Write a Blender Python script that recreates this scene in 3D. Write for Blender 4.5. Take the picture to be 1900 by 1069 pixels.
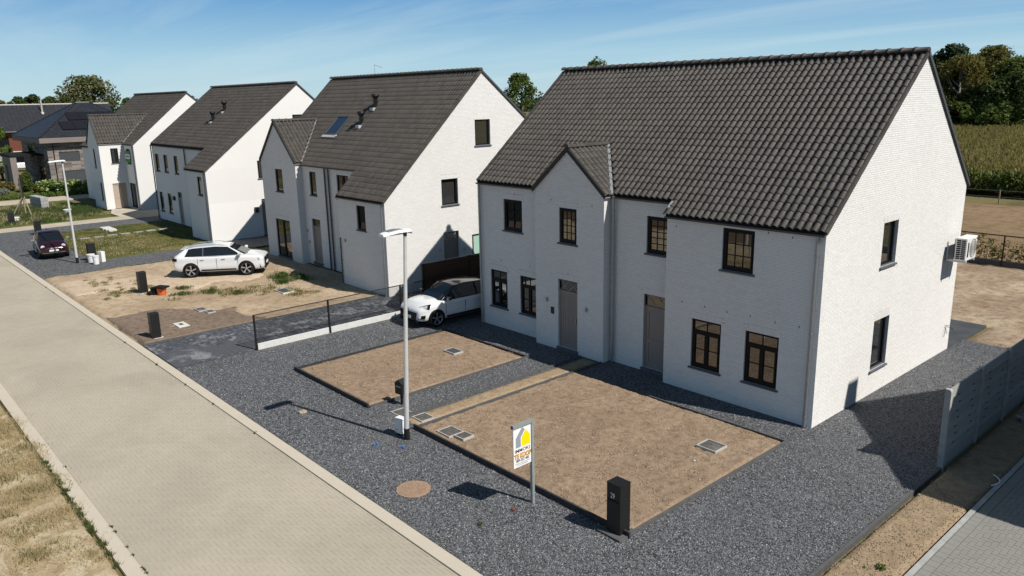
import bpy, bmesh, math, random
import numpy as np
from mathutils import Vector, Matrix, noise as mnoise

S = bpy.context.scene
for _o in list(bpy.data.objects):
    bpy.data.objects.remove(_o)
COL = S.collection
random.seed(7)
RNG = np.random.default_rng(11)
R = math.radians

# ------------------------------------------------------------------ camera
cam_d = bpy.data.cameras.new("camera")
cam = bpy.data.objects.new("camera", cam_d)
COL.objects.link(cam)
S.camera = cam
CAM = Vector((9.12, -18.83, 8.8))
_r = Vector((0.66956992, 0.74249424, -0.01945325))
_u = Vector((-0.16439978, 0.17369276, 0.97098071))
_f = Vector((-0.72432647, 0.64694137, -0.23836534))
cam.matrix_world = Matrix(((_r.x, _u.x, -_f.x, CAM.x), (_r.y, _u.y, -_f.y, CAM.y), (_r.z, _u.z, -_f.z, CAM.z), (0, 0, 0, 1)))
cam_d.sensor_width = 36.0
cam_d.lens = 36.0 * 1441.5 / 1900.0
cam_d.clip_start = 0.2
cam_d.clip_end = 3000.0

# ------------------------------------------------------------------ light
SUN_AZ, SUN_EL = 15.0, 48.0          # azimuth measured from +X towards +Y
W = bpy.data.worlds.new("World")
S.world = W
W.use_nodes = True
nt = W.node_tree
nt.nodes.clear()
out = nt.nodes.new("ShaderNodeOutputWorld")
bg = nt.nodes.new("ShaderNodeBackground")
bg.inputs["Strength"].default_value = 0.085
sky = nt.nodes.new("ShaderNodeTexSky")
sky.sky_type = 'NISHITA'
sky.sun_disc = False
sky.sun_elevation = R(SUN_EL)
sky.sun_rotation = R(90.0 - SUN_AZ)
sky.altitude = 0.0
sky.air_density = 1.0
sky.dust_density = 0.35
sky.ozone_density = 2.2
# thin cirrus: stretched noise on the plane of the clouds
tc = nt.nodes.new("ShaderNodeTexCoord")
sep = nt.nodes.new("ShaderNodeSeparateXYZ")
nt.links.new(tc.outputs["Generated"], sep.inputs[0])
zc = nt.nodes.new("ShaderNodeMath"); zc.operation = 'MAXIMUM'; zc.inputs[1].default_value = 0.0
nt.links.new(sep.outputs["Z"], zc.inputs[0])
za = nt.nodes.new("ShaderNodeMath"); za.operation = 'ADD'; za.inputs[1].default_value = 0.06
nt.links.new(zc.outputs[0], za.inputs[0])
dx = nt.nodes.new("ShaderNodeMath"); dx.operation = 'DIVIDE'
dy = nt.nodes.new("ShaderNodeMath"); dy.operation = 'DIVIDE'
nt.links.new(sep.outputs["X"], dx.inputs[0]); nt.links.new(za.outputs[0], dx.inputs[1])
nt.links.new(sep.outputs["Y"], dy.inputs[0]); nt.links.new(za.outputs[0], dy.inputs[1])
cmb = nt.nodes.new("ShaderNodeCombineXYZ")
nt.links.new(dx.outputs[0], cmb.inputs[0]); nt.links.new(dy.outputs[0], cmb.inputs[1])
mp = nt.nodes.new("ShaderNodeMapping")
mp.inputs["Rotation"].default_value = (0, 0, R(-52))
mp.inputs["Scale"].default_value = (0.10, 0.60, 1)
nt.links.new(cmb.outputs[0], mp.inputs[0])
cn = nt.nodes.new("ShaderNodeTexNoise")
cn.inputs["Scale"].default_value = 1.1; cn.inputs["Detail"].default_value = 7; cn.inputs["Roughness"].default_value = 0.62
cn.inputs["Distortion"].default_value = 0.6
nt.links.new(mp.outputs[0], cn.inputs["Vector"])
cr = nt.nodes.new("ShaderNodeMapRange")
cr.inputs["From Min"].default_value = 0.44; cr.inputs["From Max"].default_value = 0.80
cr.inputs["To Min"].default_value = 0.0; cr.inputs["To Max"].default_value = 0.60
nt.links.new(cn.outputs["Fac"], cr.inputs["Value"])
# clear-day colour by elevation: pale cyan at the horizon, deep blue overhead
er = nt.nodes.new("ShaderNodeValToRGB")
_k = 1.0 / 0.085
for i_, (p_, c_) in enumerate(((0.0, (.49, .69, .77)), (.05, (.36, .60, .755)), (.12, (.12, .335, .63)), (.2, (.060, .16, .34)), (.35, (.036, .085, .18)), (1.0, (.022, .050, .10)))):
    e_ = er.color_ramp.elements[i_] if i_ < 2 else er.color_ramp.elements.new(p_)
    e_.position = p_; e_.color = (c_[0], c_[1], c_[2], 1)
nt.links.new(zc.outputs[0], er.inputs[0])
es = nt.nodes.new("ShaderNodeVectorMath"); es.operation = 'SCALE'; es.inputs[3].default_value = _k
nt.links.new(er.outputs[0], es.inputs[0])
smix = nt.nodes.new("ShaderNodeMix"); smix.data_type = 'RGBA'
smix.inputs[0].default_value = 0.86
nt.links.new(sky.outputs[0], smix.inputs[6]); nt.links.new(es.outputs[0], smix.inputs[7])
cmix = nt.nodes.new("ShaderNodeMix"); cmix.data_type = 'RGBA'
nt.links.new(cr.outputs[0], cmix.inputs[0])
nt.links.new(smix.outputs[2], cmix.inputs[6])
cmix.inputs[7].default_value = (7.0, 8.6, 9.2, 1)
nt.links.new(cmix.outputs[2], bg.inputs["Color"])
nt.links.new(bg.outputs[0], out.inputs[0])

sun_d = bpy.data.lights.new("sun", 'SUN')
sun_d.energy = 5.0
sun_d.angle = R(0.53)
sun_d.color = (1.0, 0.95, 0.875)
sun = bpy.data.objects.new("sun", sun_d)
COL.objects.link(sun)
_sd = Vector((math.cos(R(SUN_AZ)) * math.cos(R(SUN_EL)), math.sin(R(SUN_AZ)) * math.cos(R(SUN_EL)), math.sin(R(SUN_EL))))
sun.rotation_euler = _sd.to_track_quat('Z', 'Y').to_euler()

S.view_settings.view_transform = 'Standard'
S.view_settings.look = 'None'
S.view_settings.exposure = 0.07
S.view_settings.gamma = 1.0
S.view_settings.use_curve_mapping = False
S.cycles.max_bounces = 6
S.cycles.diffuse_bounces = 1
S.cycles.glossy_bounces = 3
S.cycles.transmission_bounces = 4

# ------------------------------------------------------------------ materials
def rgb(c, k=1.0):
    return (c[0] * k, c[1] * k, c[2] * k, 1.0)

class NT:
    """small node-building helper around one material"""
    def __init__(self, name):
        self.m = bpy.data.materials.new(name)
        self.m.use_nodes = True
        self.t = self.m.node_tree
        self.b = self.t.nodes["Principled BSDF"]
        self.tc = self.t.nodes.new("ShaderNodeTexCoord")
    def n(self, kind, **kw):
        x = self.t.nodes.new("ShaderNode" + kind)
        for k, v in kw.items():
            if k in x.inputs:
                x.inputs[k].default_value = v
            else:
                setattr(x, k, v)
        return x
    def l(self, a, b):
        self.t.links.new(a, b)
    def noise(self, scale, detail=4, rough=.55, vec=None, dist=0.0):
        x = self.n("TexNoise")
        x.inputs["Scale"].default_value = scale
        x.inputs["Detail"].default_value = detail
        x.inputs["Roughness"].default_value = rough
        x.inputs["Distortion"].default_value = dist
        self.l(vec if vec is not None else self.tc.outputs["Object"], x.inputs["Vector"])
        return x.outputs["Fac"]
    def vor(self, scale, vec=None, feature='F1'):
        x = self.n("TexVoronoi")
        x.feature = feature
        x.inputs["Scale"].default_value = scale
        self.l(vec if vec is not None else self.tc.outputs["Object"], x.inputs["Vector"])
        return x
    def rng(self, v, a, b, c=0.0, d=1.0):
        x = self.n("MapRange")
        x.inputs["From Min"].default_value = a; x.inputs["From Max"].default_value = b
        x.inputs["To Min"].default_value = c; x.inputs["To Max"].default_value = d
        self.l(v, x.inputs["Value"])
        return x.outputs[0]
    def mix(self, f, a, b, mode='MIX'):
        x = self.n("Mix"); x.data_type = 'RGBA'; x.blend_type = mode
        for s, v in (("Factor", f), ("A", a), ("B", b)):
            i = [q for q in x.inputs if q.name == s and (q.type == 'RGBA' or s == "Factor" and q.type == 'VALUE')][0]
            if isinstance(v, (int, float)):
                i.default_value = v
            elif isinstance(v, tuple):
                i.default_value = v if len(v) == 4 else rgb(v)
            else:
                self.l(v, i)
        return [q for q in x.outputs if q.type == 'RGBA'][0]
    def math(self, op, a, b=0.0):
        x = self.n("Math"); x.operation = op
        for i, v in ((0, a), (1, b)):
            if isinstance(v, (int, float)):
                x.inputs[i].default_value = v
            else:
                self.l(v, x.inputs[i])
        return x.outputs[0]
    def bump(self, h, strength=.3, dist=.02):
        x = self.n("Bump")
        x.inputs["Strength"].default_value = strength
        x.inputs["Distance"].default_value = dist
        self.l(h, x.inputs["Height"])
        self.l(x.outputs[0], self.b.inputs["Normal"])
    def island(self):
        return self.n("NewGeometry").outputs["Random Per Island"]
    def objrand(self):
        return self.n("ObjectInfo").outputs["Random"]
    def col(self, c):
        if isinstance(c, tuple):
            self.b.inputs["Base Color"].default_value = c if len(c) == 4 else rgb(c)
        else:
            self.l(c, self.b.inputs["Base Color"])
    def fin(self, rough=.8, spec=.3, metal=0.0):
        self.b.inputs["Roughness"].default_value = rough
        self.b.inputs["Specular IOR Level"].default_value = spec
        self.b.inputs["Metallic"].default_value = metal
        return self.m

def simple(name, c, rough=.7, spec=.3, metal=0.0, var=.15, scale=6.0, bump=0.0, bscale=60.0):
    k = NT(name)
    if var > 0:
        a = k.noise(scale, 5, .6)
        k.col(k.mix(k.rng(a, .3, .7), rgb(c, 1 - var), rgb(c, 1 + var)))
    else:
        k.col(c)
    if bump > 0:
        k.bump(k.noise(bscale, 4), bump, .01)
    return k.fin(rough, spec, metal)

def pieces(name, c, spread=.15, rough=.8, spec=.3, dirt=.15, dscale=.8, tint=None, bump=.15, bscale=90.0, obj=False, wear=None):
    """many alike pieces: colour differs a little from piece to piece"""
    k = NT(name)
    isl = k.math('FRACT', k.math('ADD', k.island(), k.objrand())) if obj else k.island()
    base = k.mix(isl, rgb(c, 1 - spread), rgb(tint or c, 1 + spread))
    a = k.noise(dscale, 6, .62)
    base = k.mix(k.rng(a, .35, .7, 0, dirt), base, rgb(c, .45))
    f = k.noise(26, 4, .7)
    base = k.mix(k.rng(f, .3, .8, 0, .22), base, rgb(c, 1.35))
    if wear:
        w = k.noise(wear[0], 6, .7)
        base = k.mix(k.rng(w, wear[1], wear[1] + .12, 0, wear[3]), base, rgb(wear[2]))
    k.col(base)
    if bump:
        k.bump(k.noise(bscale, 4), bump, .006)
    return k.fin(rough, spec)

M = {}
# --- walls
def brick_mat(name, c, spread, low, mortar=False):
    k = NT(name)
    isl = k.island()
    base = k.mix(isl, rgb(c, 1 - spread), rgb(c, 1 + spread * .35))
    # a few bricks with thin slurry, showing grey
    base = k.mix(k.rng(isl, .86, 1.0, 0, low), base, rgb((.42, .405, .385)))
    p = k.noise(14, 6, .7)
    base = k.mix(k.rng(p, .58, .80, 0, .16), base, rgb((.48, .465, .44)))
    q = k.noise(.55, 5, .6)
    base = k.mix(k.rng(q, .38, .75, 0, .12), base, rgb((.55, .53, .49)))
    k.col(base)
    k.bump(k.noise(70, 5, .7), .12, .006)
    return k.fin(.86, .2)
M['brick'] = brick_mat('whitewashed_brick', (.805, .795, .775), .06, .22)
M['mortar'] = simple('whitewashed_mortar', (.63, .62, .595), .9, .15, var=.12, scale=9, bump=.3, bscale=90)
M['dark_brick'] = pieces('dark_grey_brick', (.17, .155, .15), .40, .85, .25, .2, tint=(.24, .205, .185), bump=.3)
M['red_brick'] = pieces('red_brick', (.15, .055, .035), .25, .85, .2, .2)
M['render_white'] = simple('white_render', (.74, .73, .70), .85, .2, var=.06)
# --- roofs
def tile_mat(name, c, obj=True):
    k = NT(name)
    isl = k.math('FRACT', k.math('ADD', k.island(), k.objrand()))
    base = k.mix(isl, rgb(c, .78), rgb(c, 1.22))
    a = k.noise(.5, 6, .65)
    base = k.mix(k.rng(a, .4, .75, 0, .35), base, rgb((c[0] * 1.5, c[1] * 1.42, c[2] * 1.3)))
    f = k.noise(38, 5, .75)
    base = k.mix(k.rng(f, .52, .8, 0, .5), base, rgb((c[0] * 1.9, c[1] * 1.85, c[2] * 1.7)))
    k.col(base)
    k.bump(k.noise(120, 4), .2, .004)
    return k.fin(.62, .35)
M['tile'] = tile_mat('anthracite_roof_tile', (.065, .058, .052))
M['tile_black'] = tile_mat('black_glazed_tile', (.022, .024, .030))
M['tile_black'].node_tree.nodes["Principled BSDF"].inputs["Roughness"].default_value = .45
M['tile_black'].node_tree.nodes["Principled BSDF"].inputs["Specular IOR Level"].default_value = .45
M['under'] = simple('roof_underlay', (.020, .019, .018), .9, .1, var=.1)
M['zinc'] = simple('zinc', (.34, .355, .37), .42, .5, .7, var=.12, scale=12)
M['zinc_dark'] = simple('dark_zinc', (.085, .09, .10), .5, .4, .3, var=.15, scale=10)
M['lead'] = simple('pale_valley_flashing', (.55, .555, .56), .5, .4, .3, var=.2, scale=14)
M['black'] = simple('black_coated_metal', (.012, .012, .0125), .45, .45, var=.1)
M['frame'] = simple('black_window_frame', (.006, .006, .0065), .5, .2, var=.05)
M['stone_sill'] = simple('blue_stone', (.105, .113, .13), .62, .35, var=.22, scale=18, bump=.1)
k = NT('window_glass')
k.col((.010, .012, .013)); M['glass'] = k.fin(.025, 1.0)
k.b.inputs["IOR"].default_value = 1.85
w_ = k.noise(1.3, 2); k.bump(w_, .02, .05)
k = NT('sky_glass'); k.col((.02, .03, .04)); M['roofglass'] = k.fin(.03, 1.0); k.b.inputs["IOR"].default_value = 2.4
M['teal_glass'] = simple('pale_green_blind', (.36, .56, .47), .5, .4, var=.05)
M['door'] = simple('taupe_door_paint', (.265, .235, .215), .5, .35, var=.05, scale=4)
M['beige_door'] = simple('beige_door_paint', (.44, .36, .29), .55, .3, var=.05)
M['lattice'] = simple('cream_lattice_bar', (.42, .39, .35), .6, .3, var=.05)
M['room_shade'] = simple('room_dark', (.03, .03, .03), .9, .1, var=.2)
# --- ground
def gravel_mat(name, c, scale, light=.5):
    k = NT(name)
    v = k.vor(scale)
    v2 = k.vor(scale * 1.9)
    h = k.n("SeparateColor"); k.l(v.outputs["Color"], h.inputs[0])
    h2 = k.n("SeparateColor"); k.l(v2.outputs["Color"], h2.inputs[0])
    base = k.mix(k.rng(h.outputs[0], .25, .8), rgb(c, .32), rgb(c, 1.75))
    base = k.mix(k.rng(h2.outputs[1], .72, 1.0, 0, light), base, rgb((.26, .265, .27)))
    a = k.noise(.35, 5, .6)
    base = k.mix(k.rng(a, .35, .7, 0, .35), base, rgb((c[0] * 1.5, c[1] * 1.48, c[2] * 1.42)))
    k.col(base)
    hh = k.math('ADD', v.outputs["Distance"], k.math('MULTIPLY', v2.outputs["Distance"], .6))
    k.bump(k.math('MULTIPLY', hh, -1.0), 1.0, .028)
    return k.fin(.7, .3)
M['gravel'] = gravel_mat('basalt_gravel', (.096, .099, .107), 26, .8)
M['gravel_far'] = gravel_mat('compacted_grey_gravel', (.105, .108, .112), 18, .25)
M['stone_chip'] = pieces('basalt_chip', (.088, .091, .10), .75, .6, .35, .05, tint=(.24, .243, .25), bump=0)
def soil_mat(name, c, dark, mid, s=1.0, speck=.5, grass=None):
    k = NT(name)
    a = k.noise(.45 * s, 7, .62, dist=.3)
    b = k.noise(3.2 * s, 8, .74)
    d = k.noise(13 * s, 6, .72)
    base = k.mix(k.rng(a, .36, .66), rgb(c), rgb(mid))
    base = k.mix(k.rng(b, .47, .66, 0, .85), base, rgb(dark))
    base = k.mix(k.rng(d, .55, .68, 0, .7), base, rgb(dark, .8))
    d2 = k.noise(31 * s, 4, .7)
    base = k.mix(k.rng(d2, .60, .75, 0, speck), base, rgb((c[0] * 1.35, c[1] * 1.32, c[2] * 1.25)))
    if grass:
        g = k.noise(grass[0], 7, .72, dist=.8)
        base = k.mix(k.rng(g, grass[1], grass[1] + .09, 0, grass[3]), base, rgb(grass[2]))
        if len(grass) > 4:
            g2 = k.noise(grass[0] * 1.7, 7, .75, dist=1.2)
            base = k.mix(k.rng(g2, grass[5], grass[5] + .08, 0, .8), base, rgb(grass[4]))
    k.col(base)
    k.bump(k.math('ADD', k.math('MULTIPLY', b, 1.0), k.math('MULTIPLY', d, .5)), .8, .06)
    return k.fin(.95, .1)
M['bed_soil'] = soil_mat('sandy_bed_soil', (.365, .27, .187), (.185, .128, .088), (.275, .20, .138), 1.4)
M['bed_clod'] = pieces('soil_clod', (.33, .25, .17), .25, .95, .1, .2, 2.0, tint=(.42, .33, .235), bump=0)
M['sand'] = soil_mat('pale_sand', (.51, .405, .285), (.26, .18, .11), (.36, .27, .18), .8, .4, (.6, .60, (.26, .19, .085), .8, (.10, .13, .035), .66))
M['brown_soil'] = soil_mat('dark_raked_soil', (.215, .165, .125), (.115, .08, .06), (.26, .20, .15), 1.2, .5)
M['yard_soil'] = soil_mat('back_yard_soil', (.46, .37, .265), (.17, .115, .075), (.27, .195, .13), .9, .4)
M['field_across'] = soil_mat('brown_field', (.15, .105, .065), (.085, .06, .035), (.12, .09, .05), .35, .3)
M['track_sand'] = soil_mat('driven_sand', (.57, .46, .345), (.40, .30, .21), (.50, .395, .285), .6, .5)
M['strip_soil'] = soil_mat('sand_strip_soil', (.40, .305, .20), (.22, .155, .10), (.34, .255, .165), 1.3, .6)
M['field'] = soil_mat('dry_field', (.27, .19, .115), (.14, .095, .055), (.22, .155, .09), .35, .4)
M['land'] = soil_mat('far_land', (.19, .155, .075), (.085, .085, .035), (.15, .13, .06), .05, .3)
def lawn_mat(name, g, y, br, bias):
    k = NT(name)
    a = k.noise(.5, 6, .6, dist=.5)
    b = k.noise(2.6, 7, .7, dist=.6)
    d = k.noise(30, 4, .7)
    base = k.mix(k.rng(a, bias - .10, bias + .12), rgb(g), rgb(y))
    base = k.mix(k.rng(b, .50, .70, 0, .75), base, rgb(br))
    base = k.mix(k.rng(d, .35, .75, 0, .5), base, rgb(g, .45))
    k.col(base)
    k.bump(d, .9, .05)
    return k.fin(.95, .1)
M['lawn'] = lawn_mat('patchy_lawn', (.085, .105, .026), (.20, .165, .06), (.26, .17, .075), .50)
M['lawn_green'] = lawn_mat('greener_lawn', (.075, .11, .026), (.15, .14, .045), (.24, .165, .08), .56)
M['verge'] = soil_mat('dry_grass_verge', (.44, .345, .215), (.24, .175, .095), (.37, .285, .165), .9, .6, (.75, .47, (.55, .465, .335), .85, (.085, .095, .045), .70))
def pave_mat(name, c, bw, bh, mortar, mw=.006):
    k = NT(name)
    br = k.n("TexBrick")
    br.inputs["Color1"].default_value = rgb(c, .92); br.inputs["Color2"].default_value = rgb(c, 1.08)
    br.inputs["Mortar"].default_value = rgb(mortar)
    br.inputs["Scale"].default_value = 1.0
    br.inputs["Mortar Size"].default_value = mw
    br.inputs["Brick Width"].default_value = bw; br.inputs["Row Height"].default_value = bh
    k.l(k.tc.outputs["Object"], br.inputs["Vector"])
    a = k.noise(.3, 6, .62, dist=.5)
    b = k.noise(1.4, 6, .65)
    base = k.mix(k.rng(a, .40, .62, 0, .50), br.outputs["Color"], rgb((c[0] * .74, c[1] * .75, c[2] * .74)))
    base = k.mix(k.rng(b, .5, .75, 0, .18), base, rgb(c, 1.2))
    k.col(base)
    k.bump(k.noise(60, 4), .25, .006)
    return k.fin(.85, .2)
M['road'] = pave_mat('worn_beige_paving', (.432, .386, .308), .2, .1, (.40, .35, .27), .004)
def road_piece(name, c):
    k = NT(name)
    isl = k.math('FRACT', k.math('ADD', k.island(), k.objrand()))
    base = k.mix(isl, rgb(c, .975), rgb(c, 1.025))
    g = k.n("NewGeometry").outputs["Position"]
    a = k.noise(.3, 6, .62, vec=g, dist=.5)
    b = k.noise(1.4, 6, .65, vec=g)
    base = k.mix(k.rng(a, .40, .62, 0, .50), base, rgb((c[0] * .74, c[1] * .75, c[2] * .74)))
    base = k.mix(k.rng(b, .5, .75, 0, .18), base, rgb(c, 1.2))
    s = k.noise(9, 5, .7, vec=g)
    base = k.mix(k.rng(s, .62, .75, 0, .25), base, rgb(c, .6))
    k.col(base)
    k.bump(k.noise(60, 4, vec=g), .25, .006)
    return k.fin(.85, .2)
M['road_paver'] = road_piece('beige_paver', (.432, .386, .308))
M['joint_sand'] = simple('joint_sand', (.36, .315, .245), .95, .1, var=.2)
M['kerb'] = pieces('pale_concrete_kerb', (.53, .475, .385), .07, .85, .2, .25, .5, bump=.25)
M['grey_paver'] = road_piece('grey_paver', (.265, .26, .238))
M['grey_joint'] = simple('dark_joint', (.085, .083, .075), .95, .1, var=.2)
def whited(name, c):
    k = NT(name)
    g = k.n("NewGeometry").outputs["Position"]
    isl = k.island()
    base = k.mix(isl, rgb(c, .72), rgb(c, 1.35))
    a = k.noise(.9, 6, .7, vec=g, dist=.9)
    base = k.mix(k.rng(k.math('ADD', a, k.math('MULTIPLY', isl, .10)), .57, .70, 0, .62), base, rgb((.32, .33, .345)))
    k.col(base); k.bump(k.noise(60, 4, vec=g), .25, .006)
    return k.fin(.75, .3)
M['dark_paver'] = whited('charcoal_paver', (.078, .083, .094))
M['dark_slab'] = simple('dark_terrace', (.070, .074, .080), .8, .25, var=.2, scale=1.5, bump=.15)
M['concrete'] = simple('grey_concrete', (.36, .36, .345), .9, .2, var=.16, scale=5, bump=.2)
M['concrete_pale'] = simple('pale_concrete', (.60, .585, .545), .9, .2, var=.12, scale=5, bump=.2)
M['concrete_path'] = pave_mat('concrete_drive', (.50, .435, .345), .6, .6, (.40, .345, .275), .01)
M['plinth'] = simple('white_concrete_plinth', (.62, .625, .60), .85, .2, var=.08, scale=6, bump=.15)
M['edging'] = simple('dark_edging_board', (.045, .044, .045), .75, .25, var=.25, scale=8, bump=.1)
M['edging_grey'] = simple('grey_edging_kerb', (.10, .10, .10), .8, .2, var=.2, scale=8, bump=.1)
M['alu'] = simple('aluminium_pole', (.72, .73, .74), .36, .5, .35, var=.06, scale=8)
M['white_metal'] = simple('white_lamp_metal', (.78, .79, .80), .45, .4, var=.03)
M['rubber'] = simple('black_rubber', (.014, .014, .0145), .8, .2, var=.1)
M['galv'] = simple('galvanised_steel', (.36, .39, .385), .5, .5, .35, var=.2, scale=22)
M['white'] = simple('white_plastic', (.78, .78, .77), .5, .35, var=.04)
M['ac'] = simple('white_unit_casing', (.76, .755, .73), .5, .35, var=.03)
M['rust'] = simple('rusty_iron', (.34, .235, .165), .85, .2, var=.25, scale=25, bump=.4, bscale=50)
M['iron'] = simple('dusty_iron_cover', (.115, .11, .10), .8, .3, var=.3, scale=7, bump=.2)
M['lid_frame'] = simple('pale_cover_frame', (.46, .445, .41), .7, .3, var=.1)
M['brown_wood'] = pieces('dark_brown_plank', (.065, .034, .021), .3, .65, .3, .15, bump=.2, obj=True)
M['grey_plank'] = pieces('grey_concrete_plank', (.31, .31, .305), .2, .85, .2, .25, .7, bump=.3, obj=True)
M['orange'] = simple('orange_plastic', (.62, .12, .025), .5, .4, var=.1)
M['blue'] = simple('blue_plastic', (.02, .20, .55), .45, .4, var=.1)
M['wood_pale'] = simple('weathered_timber', (.34, .285, .21), .85, .2, var=.25, scale=14)
M['panelblack'] = simple('solar_cell', (.010, .011, .014), .5, .3, var=.1)
M['yellow'] = simple('sign_yellow', (.85, .70, .0), .55, .3, var=0)
M['logo_grey'] = simple('sign_grey', (.29, .32, .35), .55, .3, var=0)
M['sign_black'] = simple('sign_black', (.012, .012, .012), .55, .3, var=0)
M['sign_orange'] = simple('sign_orange', (.90, .42, .02), .55, .3, var=0)
M['sign_white'] = simple('sign_white', (.84, .84, .84), .5, .35, var=0)
M['green'] = simple('banner_green', (.07, .25, .06), .6, .3, var=.05)
M['number_white'] = simple('number_white', (.72, .73, .74), .5, .3, var=0)
def leaf_mat(name, c, c2, c3=None, trans=.38):
    k = NT(name)
    isl = k.island()
    base = k.mix(isl, rgb(c), rgb(c2))
    a = k.noise(.55, 3, .6)
    if c3:
        base = k.mix(k.rng(a, .46, .62, 0, .85), base, rgb(c3))
    k.col(base)
    tl = k.n("BsdfTranslucent"); ms = k.n("MixShader"); ms.inputs[0].default_value = trans
    k.l(k.mix(.5, base, rgb((c2[0] * 1.5, c2[1] * 1.5, c2[2]))), tl.inputs["Color"])
    o_ = [q for q in k.t.nodes if q.type == 'OUTPUT_MATERIAL'][0]
    k.l(k.b.outputs[0], ms.inputs[1]); k.l(tl.outputs[0], ms.inputs[2]); k.l(ms.outputs[0], o_.inputs["Surface"])
    return k.fin(.6, .25)
M['leaf_mid'] = leaf_mat('mid_green_leaf', (.050, .080, .018), (.125, .17, .036))
M['leaf_dark'] = leaf_mat('dark_green_leaf', (.034, .056, .017), (.080, .115, .030))
M['leaf_olive'] = leaf_mat('olive_leaf', (.066, .072, .018), (.15, .14, .032), (.17, .12, .034))
M['leaf_pine'] = leaf_mat('blue_green_needle', (.020, .042, .022), (.048, .080, .034))
M['leaf_mix'] = leaf_mat('green_and_pale_leaf', (.050, .075, .018), (.13, .15, .040), (.24, .20, .12))
M['leaf_bright'] = leaf_mat('bright_green_leaf', (.07, .12, .018), (.17, .23, .045))
M['leaf_hydrangea'] = leaf_mat('fresh_green_leaf', (.045, .10, .014), (.12, .20, .035))
M['bloom'] = leaf_mat('cream_green_bloom', (.42, .50, .20), (.62, .66, .36))
M['bloom_white'] = leaf_mat('white_blossom', (.70, .70, .66), (.82, .82, .80))
M['lavender'] = leaf_mat('grey_green_leaf', (.13, .15, .115), (.26, .28, .25))
M['corn'] = leaf_mat('maize_leaf', (.082, .138, .030), (.205, .265, .072), (.20, .18, .065))
M['tassel'] = leaf_mat('maize_tassel', (.20, .17, .065), (.30, .25, .10))
M['weed'] = leaf_mat('weed_leaf', (.045, .085, .020), (.115, .15, .045))
M['straw'] = leaf_mat('dry_straw', (.34, .26, .14), (.60, .50, .31))
M['bark'] = simple('bark', (.10, .08, .06), .9, .15, var=.3, scale=9)
M['bark_pale'] = simple('pale_birch_bark', (.36, .34, .31), .9, .15, var=.3, scale=9)
def paint(name, c, rough=.18):
    k = NT(name); k.col(c); m = k.fin(rough, .5)
    k.b.inputs["Coat Weight"].default_value = .6
    k.b.inputs["Coat Roughness"].default_value = .05
    return m
M['car_white'] = paint('white_car_paint', (.72, .735, .75))
M['car_maroon'] = paint('maroon_car_paint', (.024, .003, .007))
M['car_black'] = paint('black_car_paint', (.008, .009, .012))
k = NT('car_glass'); k.col((.006, .008, .010)); M['car_glass'] = k.fin(.03, .8); k.b.inputs["IOR"].default_value = 1.7
M['tyre'] = simple('tyre', (.013, .013, .0135), .85, .2, var=.1)
M['rim'] = simple('alloy_rim', (.55, .56, .57), .3, .5, .7, var=0)
M['chrome'] = simple('chrome', (.75, .76, .77), .12, .6, .95, var=0)
M['lamp_glass'] = simple('headlamp_glass', (.62, .64, .66), .12, .7, .2, var=0)
M['tail_red'] = simple('tail_lamp', (.025, .004, .005), .2, .5, var=0)
M['plate'] = simple('number_plate', (.75, .75, .74), .5, .3, var=0)
# ------------------------------------------------------------------ geometry helpers
def fast(name, V, F, mat):
    """mesh datablock from numpy arrays; F is K x n with constant n"""
    V = np.asarray(V, dtype=np.float32).reshape(-1, 3)
    F = np.asarray(F, dtype=np.int32)
    me = bpy.data.meshes.new(name)
    n = F.shape[1]
    me.vertices.add(len(V)); me.vertices.foreach_set("co", V.ravel())
    me.loops.add(F.size); me.loops.foreach_set("vertex_index", F.ravel())
    me.polygons.add(len(F))
    me.polygons.foreach_set("loop_start", np.arange(0, F.size, n, dtype=np.int32))
    me.polygons.foreach_set("use_smooth", np.zeros(len(F), dtype=bool))
    me.update(calc_edges=True); me.validate()
    for m in (mat if isinstance(mat, (list, tuple)) else [mat]):
        me.materials.append(m)
    return me

def put(name, me, parent=None, kind=None, label=None, cat=None, group=None, loc=None):
    o = bpy.data.objects.new(name, me)
    COL.objects.link(o)
    if parent is not None:
        o.parent = parent
    if loc is not None:
        o.location = loc
    if kind: o["kind"] = kind
    if label: o["label"] = label
    if cat: o["category"] = cat
    if group: o["group"] = group
    return o

def thing(name, label, cat, loc=(0, 0, 0), rz=0.0, group=None):
    o = put(name, None, None, None, label, cat, group, loc)
    o.rotation_euler = (0, 0, rz)
    o.empty_display_size = .2
    return o

def copy_tree(o, parent=None):
    c = o.copy(); COL.objects.link(c)
    if parent is not None:
        c.parent = parent
    for ch in [q for q in KIDS.get(o.name, ())]:
        copy_tree(ch, c)
    return c
KIDS = {}
def index_kids(root):
    KIDS.clear()
    for q in bpy.data.objects:
        if q.parent is not None:
            KIDS.setdefault(q.parent.name, []).append(q)

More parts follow.
